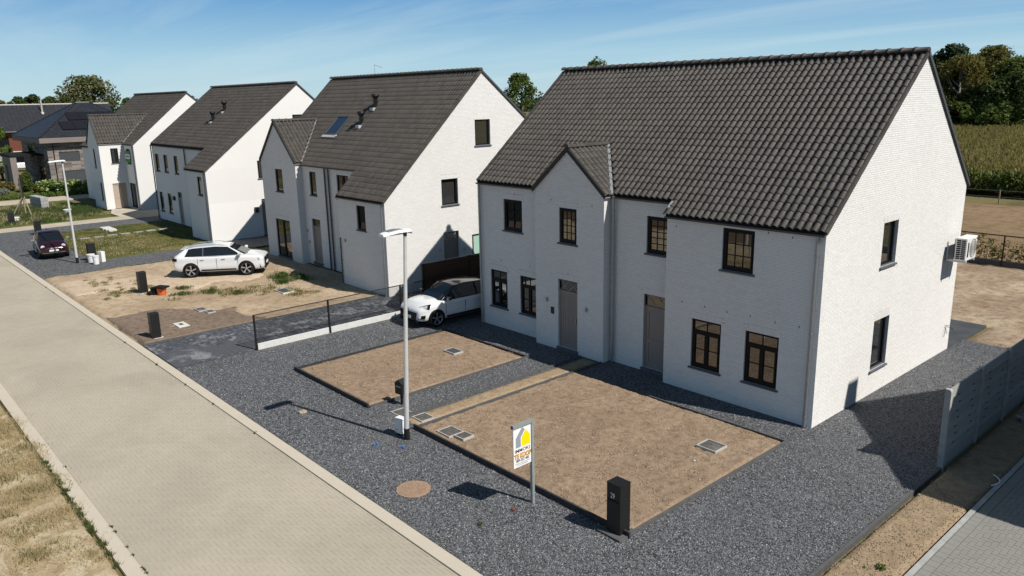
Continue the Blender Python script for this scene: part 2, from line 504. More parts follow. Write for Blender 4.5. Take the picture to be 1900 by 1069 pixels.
class MB:
    def __init__(s):
        s.v, s.f, s.mi = [], [], []
    def add(s, vs, fs, mi=0):
        b = len(s.v)
        s.v += [tuple(p) for p in vs]
        for f in fs:
            s.f.append([i + b for i in f]); s.mi.append(mi)
        return s
    def quad(s, a, b, c, d, mi=0):
        return s.add([a, b, c, d], [(0, 1, 2, 3)], mi)
    def box(s, x0, x1, y0, y1, z0, z1, mi=0):
        return s.add([(x0, y0, z0), (x1, y0, z0), (x1, y1, z0), (x0, y1, z0), (x0, y0, z1), (x1, y0, z1), (x1, y1, z1), (x0, y1, z1)],
                     [(0, 3, 2, 1), (4, 5, 6, 7), (0, 1, 5, 4), (1, 2, 6, 5), (2, 3, 7, 6), (3, 0, 4, 7)], mi)
    def obox(s, o, a, b, c, mi=0):
        """box from corner o with edge vectors a, b, c"""
        o, a, b, c = Vector(o), Vector(a), Vector(b), Vector(c)
        return s.add([o, o + a, o + a + b, o + b, o + c, o + a + c, o + a + b + c, o + b + c],
                     [(0, 3, 2, 1), (4, 5, 6, 7), (0, 1, 5, 4), (1, 2, 6, 5), (2, 3, 7, 6), (3, 0, 4, 7)], mi)
    def cyl(s, p0, p1, r0, r1=None, n=12, cap=True, mi=0):
        r1 = r0 if r1 is None else r1
        p0, p1 = Vector(p0), Vector(p1)
        d = (p1 - p0).normalized()
        a = d.cross(Vector((0, 0, 1)) if abs(d.z) < .9 else Vector((1, 0, 0))).normalized()
        b = d.cross(a)
        vs = []
        for p, r in ((p0, r0), (p1, r1)):
            for i in range(n):
                t = 2 * math.pi * i / n
                vs.append(p + a * (r * math.cos(t)) + b * (r * math.sin(t)))
        fs = [(i, (i + 1) % n, n + (i + 1) % n, n + i) for i in range(n)]
        if cap:
            fs += [tuple(range(n - 1, -1, -1)), tuple(range(n, 2 * n))]
        return s.add(vs, fs, mi)
    def tube(s, pts, r, n=8, mi=0):
        for a, b in zip(pts[:-1], pts[1:]):
            s.cyl(a, b, r if not isinstance(r, (list, tuple)) else r[0], None, n, True, mi)
        return s
    def prism(s, poly, vec, mi=0):
        n = len(poly); vec = Vector(vec)
        vs = [Vector(p) for p in poly] + [Vector(p) + vec for p in poly]
        fs = [tuple(range(n - 1, -1, -1)), tuple(range(n, 2 * n))] + [(i, (i + 1) % n, n + (i + 1) % n, n + i) for i in range(n)]
        return s.add(vs, fs, mi)
    def mesh(s, name, mats, smooth=False, fix=True):
        me = bpy.data.meshes.new(name)
        me.from_pydata(s.v, [], s.f)
        for m in (mats if isinstance(mats, (list, tuple)) else [mats]):
            me.materials.append(m)
        me.polygons.foreach_set("material_index", s.mi)
        if smooth:
            me.polygons.foreach_set("use_smooth", [True] * len(s.f))
        if fix:
            bm = bmesh.new(); bm.from_mesh(me)
            if smooth:
                bmesh.ops.remove_doubles(bm, verts=bm.verts, dist=1e-5)
            bmesh.ops.recalc_face_normals(bm, faces=bm.faces)
            bm.to_mesh(me); bm.free()
        me.update()
        return me
    def obj(s, name, mats, parent=None, kind=None, label=None, smooth=False, fix=True, **kw):
        if not s.v:
            return None
        return put(name, s.mesh(name, mats, smooth, fix), parent, kind, label, **kw)

def bevel(o, w=.01, seg=2):
    b = o.modifiers.new("bevel", 'BEVEL'); b.width = w; b.segments = seg; b.limit_method = 'ANGLE'
    return o

def sheet(name, poly, z, mat, kind="structure", depth=.30, parent=None):
    m = MB(); m.prism([(x, y, z) for x, y in poly], (0, 0, -depth))
    return m.obj(name, mat, parent, kind)

def relief(name, x0, x1, y0, y1, z, mat, amp=.02, step=.12, freq=1.2, kind="structure", seed=0.0, inside=None):
    """ground patch with real unevenness; edges go down so that it has thickness"""
    nx, ny = max(2, int((x1 - x0) / step)), max(2, int((y1 - y0) / step))
    xs, ys = np.linspace(x0, x1, nx + 1), np.linspace(y0, y1, ny + 1)
    V = np.zeros((ny + 1, nx + 1, 3), dtype=np.float32)
    for j, y in enumerate(ys):
        for i, x in enumerate(xs):
            h = amp * (mnoise.noise((x * freq + seed, y * freq, 1.7)) + .6 * mnoise.noise((x * freq * 3.1, y * freq * 3.1 + seed, 5.1)) + .45 * mnoise.noise((x * freq * 8.3 + seed, y * freq * 8.3, 9.1)))
            e = min(i, nx - i, j, ny - j)
            V[j, i] = (x, y, z + (h if e else -.18))
    idx = np.arange((nx + 1) * (ny + 1)).reshape(ny + 1, nx + 1)
    F = np.stack([idx[:-1, :-1], idx[:-1, 1:], idx[1:, 1:], idx[1:, :-1]], -1).reshape(-1, 4)
    if inside is not None:
        c = V.reshape(-1, 3)[F].mean(1)
        F = F[np.array([inside(q[0], q[1]) for q in c])]
        cnt = np.bincount(F.ravel(), minlength=(nx + 1) * (ny + 1))
        V.reshape(-1, 3)[(cnt > 0) & (cnt < 4), 2] -= .10
    me = fast(name, V, F, mat)
    me.polygons.foreach_set("use_smooth", [True] * len(me.polygons))
    return put(name, me, None, kind)

BOX5 = np.array([(0, 1, 5, 4), (1, 2, 6, 5), (2, 3, 7, 6), (3, 0, 4, 7), (4, 5, 6, 7)])
def many_boxes(name, org, A, B, Cc, mat, parent=None, kind="stuff"):
    """one mesh of K boxes without bottoms; org, A, B, Cc: K x 3 corner and edge vectors"""
    org, A, B, Cc = (np.asarray(q, dtype=np.float32) for q in (org, A, B, Cc))
    K = len(org)
    if K == 0:
        return None
    V = np.stack([org, org + A, org + A + B, org + B, org + Cc, org + A + Cc, org + A + B + Cc, org + B + Cc], 1)
    F = (BOX5[None] + (np.arange(K) * 8)[:, None, None]).reshape(-1, 4)
    return put(name, fast(name, V, F, mat), parent, kind)

_unit = {}
def unit_box(mat):
    if mat.name not in _unit:
        V = [(0, 0, 0), (1, 0, 0), (1, 1, 0), (0, 1, 0), (0, 0, 1), (1, 0, 1), (1, 1, 1), (0, 1, 1)]
        _unit[mat.name] = fast("unit_piece", V, BOX5, mat)
    return _unit[mat.name]

def piece(name, o, a, b, c, mat, parent):
    """one box-shaped piece sharing the unit mesh; edge vectors a, b, c"""
    a, b, c = Vector(a), Vector(b), Vector(c)
    q = bpy.data.objects.new(name, unit_box(mat)); COL.objects.link(q)
    q.parent = parent
    m = Matrix(((a.x, b.x, c.x, o[0]), (a.y, b.y, c.y, o[1]), (a.z, b.z, c.z, o[2]), (0, 0, 0, 1)))
    q.matrix_basis = m
    return q

def split_pieces(name, org, A, B, Cc, mat, parent, world_off=(0, 0, 0), nmax=300, stuff_name=None):
    """the nmax pieces that show largest become parts of their own, the rest one stuff part"""
    org, A, B, Cc = (np.asarray(q, dtype=np.float32).reshape(-1, 3) for q in (org, A, B, Cc))
    cen = org + (A + B) / 2 + np.array(world_off, dtype=np.float32)
    v = np.array(CAM[:], dtype=np.float32) - cen
    d = np.linalg.norm(v, axis=1)
    n = np.cross(A, B); area = np.linalg.norm(n, axis=1); n = n / np.maximum(area, 1e-9)[:, None]
    n *= np.sign((n * Cc).sum(1))[:, None]
    fw = -(v @ np.array(_f[:], dtype=np.float32))
    px = 950 + 1441.5 * (-(v @ np.array(_r[:]))) / np.maximum(fw, .1)
    py = 534 + 1441.5 * (v @ np.array(_u[:])) / np.maximum(fw, .1)
    vis = (fw > .5) & (px > 5) & (px < 1895) & (py > 5) & (py < 1064)
    size = np.where(vis, area * np.maximum((n * v).sum(1) / d, 0) / d ** 2, 0)
    order = np.argsort(-size)
    top = order[:nmax] if len(org) > nmax else order
    rest = np.setdiff1d(np.arange(len(org)), top)
    for i in top:
        piece(name, org[i], A[i], B[i], Cc[i], mat, parent)
    if len(rest):
        many_boxes(stuff_name or name, org[rest], A[rest], B[rest], Cc[rest], mat, parent)

# ------------------------------------------------------------------ wall with openings and bricks
class House:
    def __init__(s, name, label, loc):
        s.root = thing(name, label, "house", loc)
        s.loc = loc
        s.wall = MB()
        s.bo, s.ba, s.bb, s.bc = [], [], [], []
        s.brick_l, s.brick_h, s.course = .21, .049, .060
        s.brick_on = True
        s.jamb = []
    def P(s, O, U, N, u, z, n=0.0):
        return (O[0] + U[0] * u + N[0] * n, O[1] + U[1] * u + N[1] * n, O[2] + z)
    def panel(s, O, U, N, outline, holes, deep=.12, bricks=True, rows=None):
        """O origin on the ground, U along the wall, N outward; outline convex (u, z); holes (u0, u1, z0, z1)"""
        zs = sorted(set([round(z, 4) for _, z in outline] + [z for h in holes for z in h[2:4]]))
        def span(z, up):
            xs = []
            k = len(outline)
            z = z + (1e-5 if up else -1e-5)
            for i in range(k):
                (u0, a), (u1, b) = outline[i], outline[(i + 1) % k]
                if (a <= z < b) or (b <= z < a):
                    xs.append(u0 + (u1 - u0) * (z - a) / (b - a))
            return (min(xs), max(xs)) if xs else (None, None)
        for za, zb in zip(zs[:-1], zs[1:]):
            la, ra = span(za, True); lb, rb = span(zb, False)
            if la is None or lb is None:
                continue
            hs = sorted((h[0], h[1]) for h in holes if h[2] <= za + 1e-6 and h[3] >= zb - 1e-6)
            cuts = [(la, lb)] + [c for h in hs for c in ((h[0], h[0]), (h[1], h[1]))] + [(ra, rb)]
            for i in range(0, len(cuts), 2):
                (a0, b0), (a1, b1) = cuts[i], cuts[i + 1]
                s.wall.quad(s.P(O, U, N, a0, za, -.005), s.P(O, U, N, a1, za, -.005), s.P(O, U, N, b1, zb, -.005), s.P(O, U, N, b0, zb, -.005))
        for (u0, u1, z0, z1) in holes:
            q = lambda u, z, n: s.P(O, U, N, u, z, n)
            for (a, b) in (((u0, z0), (u0, z1)), ((u0, z1), (u1, z1)), ((u1, z1), (u1, z0)), ((u1, z0), (u0, z0))):
                s.wall.quad(q(*a, .001), q(*b, .001), q(*b, -deep), q(*a, -deep))
        if not (bricks and s.brick_on):
            return
        zmin, zmax = zs[0], zs[-1]
        r = random.Random(len(s.bo) + 3)
        k = 0
        z = zmin
        Uv, Nv = Vector(U), Vector(N)
        while z < zmax - .01:
            z1 = min(z + s.brick_h, zmax)
            l0, r0 = span(z, True); l1, r1 = span(z1, False)
            if l0 is not None and l1 is not None:
                lo, hi = max(l0, l1), min(r0, r1)
                hs = sorted((h[0], h[1]) for h in holes if h[2] < z1 - .004 and h[3] > z + .004)
                # soldier course over openings
                sold = [h for h in holes if h[3] <= z + .02 and z + .02 < h[3] + .205]
                segs, p = [], lo
                for h in hs:
                    segs.append((p, h[0])); p = h[1]
                segs.append((p, hi))
                L = s.brick_l
                off = (k % 2) * L * .5 + ((k * 37) % 5) * .011
                for a, b in segs:
                    if b - a < .02:
                        continue
                    n0 = math.floor((a - off) / L)
                    x = off + n0 * L
                    while x < b:
                        x0, x1 = max(x, a), min(x + L - .005, b)
                        if x1 - x0 > .015:
                            xm = (x0 + x1) / 2
                            if not any(h[0] - .02 < xm < h[1] + .02 for h in sold):
                                pr = r.uniform(-.0006, .0010)
                                s._brick(O, Uv, Nv, x0, x1, z, z1, pr)
                        x += L
            z += s.course; k += 1
        for h in holes:
            zt = h[3]
            if zt + .2 > zmax - .02 or zt < .3:
                continue
            x = h[0] - .02
            while x < h[1] + .01:
                x1 = min(x + .049, h[1] + .02)
                s._brick(O, Uv, Nv, x, x1, zt + .004, zt + .2, r.uniform(-.001, .002))
                x += .058
    def _brick(s, O, Uv, Nv, x0, x1, z0, z1, pr):
        o = Vector(O) + Uv * x0 + Vector((0, 0, z0)) - Nv * .0065
        s.bo.append(o[:]); s.ba.append((Uv * (x1 - x0))[:]); s.bb.append((0, 0, z1 - z0)); s.bc.append((Nv * (.0065 + pr))[:])
    def finish_walls(s, mats, individual):
        w = s.wall.obj("wall", mats[1], s.root, fix=False)
        if s.bo:
            if individual:
                split_pieces("brick", s.bo, s.ba, s.bb, s.bc, mats[0], w, s.loc)
            else:
                many_boxes("brick", s.bo, s.ba, s.bb, s.bc, mats[0], w)
        return w

    # -------------------------------------------------------------- openings
    def window(s, O, U, N, h, style="plain", sill=True, depth=.10, tilt=False, label=None, glass=None):
        u0, u1, z0, z1 = h
        q = lambda u, z, n=0.0: Vector(s.P(O, U, N, u, z, n))
        Uv, Nv, Zv = Vector(U), Vector(N), Vector((0, 0, 1))
        fr = MB(); fw = .065
        def bar(a0, a1, b0, b1, n0, n1, mb):
            mb.obox(q(a0, b0, n0), Uv * (a1 - a0), Zv * (b1 - b0), Nv * (n1 - n0))
        g0, g1 = -depth, -depth + .055
        bar(u0, u1, z0, z0 + fw, g0, g1, fr); bar(u0, u1, z1 - fw, z1, g0, g1, fr)
        bar(u0, u0 + fw, z0 + fw, z1 - fw, g0, g1, fr); bar(u1 - fw, u1, z0 + fw, z1 - fw, g0, g1, fr)
        lights = []
        bars = MB()
        if style == "transom":
            zt = z1 - (z1 - z0) * .27
            um = (u0 + u1) / 2
            bar(u0 + fw, u1 - fw, zt - .06, zt + .06, g0, g1 + .01, fr)
            bar(um - .062, um + .062, z0 + fw, zt - .06, g0, g1 + .01, fr)
            bar(u0 + fw, u0 + fw + .05, z0 + fw, zt - .06, g0, g1 + .012, fr); bar(u1 - fw - .05, u1 - fw, z0 + fw, zt - .06, g0, g1 + .012, fr)
            bar(u0 + fw + .05, um - .062, z0 + fw, z0 + fw + .06, g0, g1 + .012, fr); bar(um + .062, u1 - fw - .05, z0 + fw, z0 + fw + .06, g0, g1 + .012, fr)
            lights = [(u0 + fw, u1 - fw, zt + .06, z1 - fw, 2, 1), (u0 + fw + .05, um - .062, z0 + fw + .06, zt - .06, 1, 2), (um + .062, u1 - fw - .05, z0 + fw + .06, zt - .06, 1, 2)]
        elif style.startswith("grid"):
            c, r = int(style[4]), int(style[6])
            bar(u0 + fw, u0 + fw + .05, z0 + fw, z1 - fw, g0, g1 + .012, fr); bar(u1 - fw - .05, u1 - fw, z0 + fw, z1 - fw, g0, g1 + .012, fr)
            bar(u0 + fw + .05, u1 - fw - .05, z0 + fw, z0 + fw + .06, g0, g1 + .012, fr); bar(u0 + fw + .05, u1 - fw - .05, z1 - fw - .05, z1 - fw, g0, g1 + .012, fr)
            lights = [(u0 + fw + .05, u1 - fw - .05, z0 + fw + .06, z1 - fw - .05, c, r)]
        elif style == "double":
            um = (u0 + u1) / 2
            bar(um - .07, um + .07, z0 + fw, z1 - fw, g0, g1 + .012, fr)
            lights = [(u0 + fw, um - .07, z0 + fw, z1 - fw, 1, 1), (um + .07, u1 - fw, z0 + fw, z1 - fw, 1, 1)]
        else:
            bar(u0 + fw, u0 + fw + .04, z0 + fw, z1 - fw, g0, g1 + .012, fr); bar(u1 - fw - .04, u1 - fw, z0 + fw, z1 - fw, g0, g1 + .012, fr)
            lights = [(u0 + fw + .04, u1 - fw - .04, z0 + fw, z1 - fw, 1, 1)]
        w = fr.obj("window", M['frame'], s.root, label=label)
        for (a, b, c, d, nc, nr) in lights:
            for i in range(nc):
                for j in range(nr):
                    pa, pb = a + (b - a) * i / nc, a + (b - a) * (i + 1) / nc
                    pc, pd = c + (d - c) * j / nr, c + (d - c) * (j + 1) / nr
                    gi = .012 if nc * nr > 1 else 0
                    pm = MB()
                    lean = .10 if tilt else 0.0
                    t0, t1 = (pc - z0) / (z1 - z0) * lean, (pd - z0) / (z1 - z0) * lean
                    wob = ((i * 7 + j * 3 + int(u0 * 10)) % 5 - 2) * .0012
                    pm.add([q(pa + gi * (i > 0), pc + gi * (j > 0), g0 + .026 - t0), q(pb - gi * (i < nc - 1), pc + gi * (j > 0), g0 + .026 - t0 + wob), q(pb - gi * (i < nc - 1), pd - gi * (j < nr - 1), g0 + .026 - t1 + wob), q(pa + gi * (i > 0), pd - gi * (j < nr - 1), g0 + .026 - t1)], [(0, 1, 2, 3)])
                    pm.add([q(pa, pc, g0 + .012 - t0), q(pb, pc, g0 + .012 - t0), q(pb, pd, g0 + .012 - t1), q(pa, pd, g0 + .012 - t1)], [(3, 2, 1, 0)])
                    pm.obj("pane", glass or M['glass'], w, fix=False)
            for i in range(1, nc):
                x = a + (b - a) * i / nc
                bar(x - .013, x + .013, c, d, g0 + .010, g0 + .040, bars)
            for j in range(1, nr):
                z = c + (d - c) * j / nr
                bar(a, b, z - .013, z + .013, g0 + .011, g0 + .039, bars)
        bars.obj("glazing_bar", M['frame'], w)
        # solid dark box behind the glass, its colour standing for the unlit room
        rm = MB(); bar(u0 + .01, u1 - .01, z0 + .01, z1 - .01, -depth - .35, -depth - .005, rm)
        rm.obj("dark_room", M['room_shade'], w)
        if sill:
            sl = MB()
            sl.add([q(u0 - .06, z0 - .055, .055), q(u1 + .06, z0 - .055, .055), q(u1 + .06, z0 - .012, .055), q(u0 - .06, z0 - .012, .055),
                    q(u0 - .06, z0 - .055, -.10), q(u1 + .06, z0 - .055, -.10), q(u1 + .06, z0 + .012, -.10), q(u0 - .06, z0 + .012, -.10)],
                   [(0, 1, 2, 3), (3, 2, 6, 7), (0, 4, 5, 1), (1, 5, 6, 2), (0, 3, 7, 4), (4, 7, 6, 5)])
            sl.obj("sill", M['stone_sill'], w)
        return w
    def door(s, O, U, N, h, mat=None, transom=True, boards=True, depth=.13, label=None, step=True, lattice=True):
        u0, u1, z0, z1 = h
        mat = mat or M['door']
        q = lambda u, z, n=0.0: Vector(s.P(O, U, N, u, z, n))
        Uv, Nv, Zv = Vector(U), Vector(N), Vector((0, 0, 1))
        def bar(a0, a1, b0, b1, n0, n1, mb):
            mb.obox(q(a0, b0, n0), Uv * (a1 - a0), Zv * (b1 - b0), Nv * (n1 - n0))
        zt = z1 - .40 if transom else z1
        fr = MB(); fw = .06
        bar(u0, u0 + fw, z0, zt, -depth, -depth + .07, fr); bar(u1 - fw, u1, z0, zt, -depth, -depth + .07, fr)
        bar(u0 + fw, u1 - fw, zt - fw, zt, -depth, -depth + .07, fr)
        d = fr.obj("door", mat, s.root, label=label)
        leaf = MB()
        bar(u0 + fw, u1 - fw, z0 + .01, zt - fw, -depth, -depth + .035, leaf)
        for a, b, c, e in ((u0 + fw, u0 + fw + .11, z0 + .01, zt - fw), (u1 - fw - .11, u1 - fw, z0 + .01, zt - fw), (u0 + fw + .11, u1 - fw - .11, z0 + .01, z0 + .22), (u0 + fw + .11, u1 - fw - .11, zt - fw - .13, zt - fw)):
            bar(a, b, c, e, -depth + .034, -depth + .052, leaf)
        if not boards:
            bar(u0 + fw + .11, u1 - fw - .11, z0 + .86, z0 + .98, -depth + .034, -depth + .052, leaf)
        leaf.obj("door_leaf", mat, d)
        if boards:
            bd = MB(); n = 5; a0, a1 = u0 + fw + .11, u1 - fw - .11
            for i in range(n):
                x0, x1 = a0 + (a1 - a0) * i / n + .004, a0 + (a1 - a0) * (i + 1) / n - .004
                b1 = MB(); bar(x0, x1, z0 + .22, zt - fw - .13, -depth + .034, -depth + .044, b1)
                b1.obj("board", mat, d)
        if transom:
            g = MB(); bar(u0 + .02, u1 - .02, zt, z1 - .02, -depth - .01, -depth + .03, g)
            g.obj("fanlight", M['glass'], d)
            rim = MB()
            bar(u0, u0 + .03, zt, z1, -depth, -depth + .06, rim); bar(u1 - .03, u1, zt, z1, -depth, -depth + .06, rim); bar(u0 + .03, u1 - .03, z1 - .03, z1, -depth, -depth + .06, rim)
            rim.obj("fanlight_frame", M['frame'], d)
            if lattice:
                lt = MB(); w2 = (u1 - u0 - .08) / 2
                for i in range(2):
                    a = u0 + .04 + w2 * i
                    for (x0, x1) in ((a, a + w2), (a + w2, a)):
                        p0, p1 = q(x0, zt + .01, -depth + .04), q(x1, z1 - .04, -depth + .04)
                        lt.cyl(p0, p1, .011, None, 5)
                lt.obj("lattice_bar", M['lattice'], d)
        hd = MB(); bar(u1 - fw - .08, u1 - fw - .05, z0 + .95, z0 + 1.15, -depth + .05, -depth + .085, hd)
        hd.obj("handle", M['galv'], d)
        if step:
            st = MB(); bar(u0 - .04, u1 + .04, z0 - .13, z0 - .002, -.13, .07, st)
            st.obj("doorstep", M['stone_sill'], d)
        return d
    def downpipe(s, x, y, z1, mat=None, r=.045, label=None, z0=.02):
        m = MB(); m.cyl((x, y, z0), (x, y, z1), r, None, 10)
        for z in (z0 + .3, (z0 + z1) / 2, z1 - .5):
            m.cyl((x, y, z - .015), (x, y, z + .015), r + .012, None, 10)
        m.cyl((x, y, z0 + .95), (x, y, z0 + 1.0), r + .006, None, 10)
        return m.obj("downpipe", mat or M['zinc'], s.root, label=label)
    def gutter(s, x0, x1, y, z, mat=None, axis='x'):
        m = MB(); n = 7
        pr = [(math.cos(math.pi + math.pi * i / n) * .062, math.sin(math.pi + math.pi * i / n) * .062) for i in range(n + 1)]
        vs = []
        for e in (x0, x1):
            for r in (1.0, .9):
                for a, b in pr:
                    vs.append((e, y + a * r, z + b * r) if axis == 'x' else (y + a * r, e, z + b * r))
        K = n + 1
        for i in range(n):
            m.add([vs[i], vs[i + 1], vs[2 * K + i + 1], vs[2 * K + i]], [(0, 1, 2, 3)])
            m.add([vs[K + i], vs[K + i + 1], vs[3 * K + i + 1], vs[3 * K + i]], [(3, 2, 1, 0)])
        for e in (0, 2 * K):
            m.add(vs[e:e + K], [tuple(range(K))])
        return m.obj("gutter", mat or M['zinc_dark'], s.root, fix=False)

# ------------------------------------------------------------------ roof tiles
def tile_template(tw, th, seg=9):
    prof = []
    for i in range(seg + 1):
        t = i / seg
        if t < .26:
            n = -.012 * math.sin(math.pi * t / .26)
        else:
            n = .066 * max(0.0, math.sin(math.pi * (t - .26) / .74)) ** .8
        prof.append((t * tw * 1.02, n))
    V = []
    for b, lift in ((0.0, .028), (th * 1.06, .003)):
        V += [(a, b, n + lift) for a, n in prof]
    K = seg + 1
    V += [(a, 0.0, n + .028 - .027) for a, n in prof]
    V += [(a, -.006, n + .028 - .004) for a, n in prof]
    F = []
    for i in range(seg):
        F.append((3 * K + i, 3 * K + i + 1, i + 1, i))
        F.append((i, i + 1, K + i + 1, K + i))
        F.append((2 * K + i, 2 * K + i + 1, 3 * K + i + 1, 3 * K + i))
    F.append((0, K, 2 * K, 2 * K))
    F = F[:-1]
    return np.array(V, dtype=np.float32), np.array(F, dtype=np.int32)

def tile_plane(roof, P0, A, B, ncol, nrow, tw, th, keep, mat, individual=0, woff=(0, 0, 0)):
    """P0: eave corner, A along the eave, B up the slope (unit vectors), tiles keep(centre) decides"""
    P0, A, B = Vector(P0), Vector(A).normalized(), Vector(B).normalized()
    N = A.cross(B).normalized()
    V, F = tile_template(tw, th)
    rot = np.array([A[:], B[:], N[:]], dtype=np.float32)
    VR = V @ rot
    org = []
    r = random.Random(5)
    for j in range(nrow):
        for i in range(ncol):
            c = P0 + A * ((i + .5) * tw) + B * ((j + .5) * th)
            if keep is None or keep(c):
                o = P0 + A * (i * tw) + B * (j * th) + N * r.uniform(-.003, .004)
                org.append(o[:])
    if not org:
        return
    org = np.array(org, dtype=np.float32)
    rest = org
    if individual:
        d = np.linalg.norm(org + np.array(woff) - np.array(CAM[:]), axis=1)
        top = np.argsort(d)[:individual]
        me = fast("roof_tile", V, F, mat)
        me.polygons.foreach_set("use_smooth", [True] * len(me.polygons))
        for i in top:
            q = bpy.data.objects.new("roof_tile", me); COL.objects.link(q)
            q.parent = roof
            jit = r.uniform(-.006, .006)
            A2 = (A + N * jit).normalized(); N2 = A2.cross(B).normalized()
            o = org[i]
            q.matrix_basis = Matrix(((A2.x, B.x, N2.x, o[0]), (A2.y, B.y, N2.y, o[1]), (A2.z, B.z, N2.z, o[2]), (0, 0, 0, 1)))
        rest = org[np.setdiff1d(np.arange(len(org)), top)]
    if len(rest):
        VV = VR[None] + rest[:, None, :]
        FF = F[None] + (np.arange(len(rest)) * len(V))[:, None, None]
        me = fast("roof_tile", VV, FF.reshape(-1, 4), mat)
        me.polygons.foreach_set("use_smooth", [True] * len(me.polygons))
        put("roof_tile", me, roof, "stuff")

_ridge = {}
def ridge_row(roof, p0, p1, mat, n, r=.125, drop=.055):
    """overlapping half-round caps from p0 to p1, each one an object"""
    p0, p1 = Vector(p0), Vector(p1)
    L = (p1 - p0).length / n
    key = (mat.name, round(L, 3), r)
    if key not in _ridge:
        m = MB(); seg = 8
        def ring(x, rr):
            return [(x, rr * math.cos(math.pi * i / seg), rr * .92 * math.sin(math.pi * i / seg) - drop) for i in range(seg + 1)]
        rings = [ring(-.02, r * 1.0), ring(-.02, r * 1.17), ring(.055, r * 1.17), ring(.06, r * 1.02), ring(L * 1.0, r * .98)]
        for a, b in zip(rings[:-1], rings[1:]):
            for i in range(seg):
                m.add([a[i], a[i + 1], b[i + 1], b[i]], [(0, 1, 2, 3)])
        me = m.mesh("ridge_tile", mat, True, fix=True)
        _ridge[key] = me
    d = (p1 - p0).normalized()
    y = Vector((0, 0, 1)).cross(d).normalized(); z = d.cross(y)
    for i in range(n):
        o = p0 + d * (L * i)
        q = bpy.data.objects.new("ridge_tile", _ridge[key]); COL.objects.link(q); q.parent = roof
        q.matrix_basis = Matrix(((d.x, y.x, z.x, o.x), (d.y, y.y, z.y, o.y), (d.z, y.z, z.z, o.z), (0, 0, 0, 1)))
    cap = MB(); pts = [(p1 + d * .0 + y * (r * .98 * math.cos(math.pi * i / 8)) + Vector((0, 0, r * .9 * math.sin(math.pi * i / 8) - drop))) for i in range(9)]
    pts2 = [(p0 - d * .02 + y * (r * 1.0 * math.cos(math.pi * i / 8)) + Vector((0, 0, r * .92 * math.sin(math.pi * i / 8) - drop))) for i in range(9)]
    cap.add(pts, [tuple(range(9))]); cap.add(pts2, [tuple(range(8, -1, -1))])
    cap.obj("ridge_end", mat, roof, fix=False)
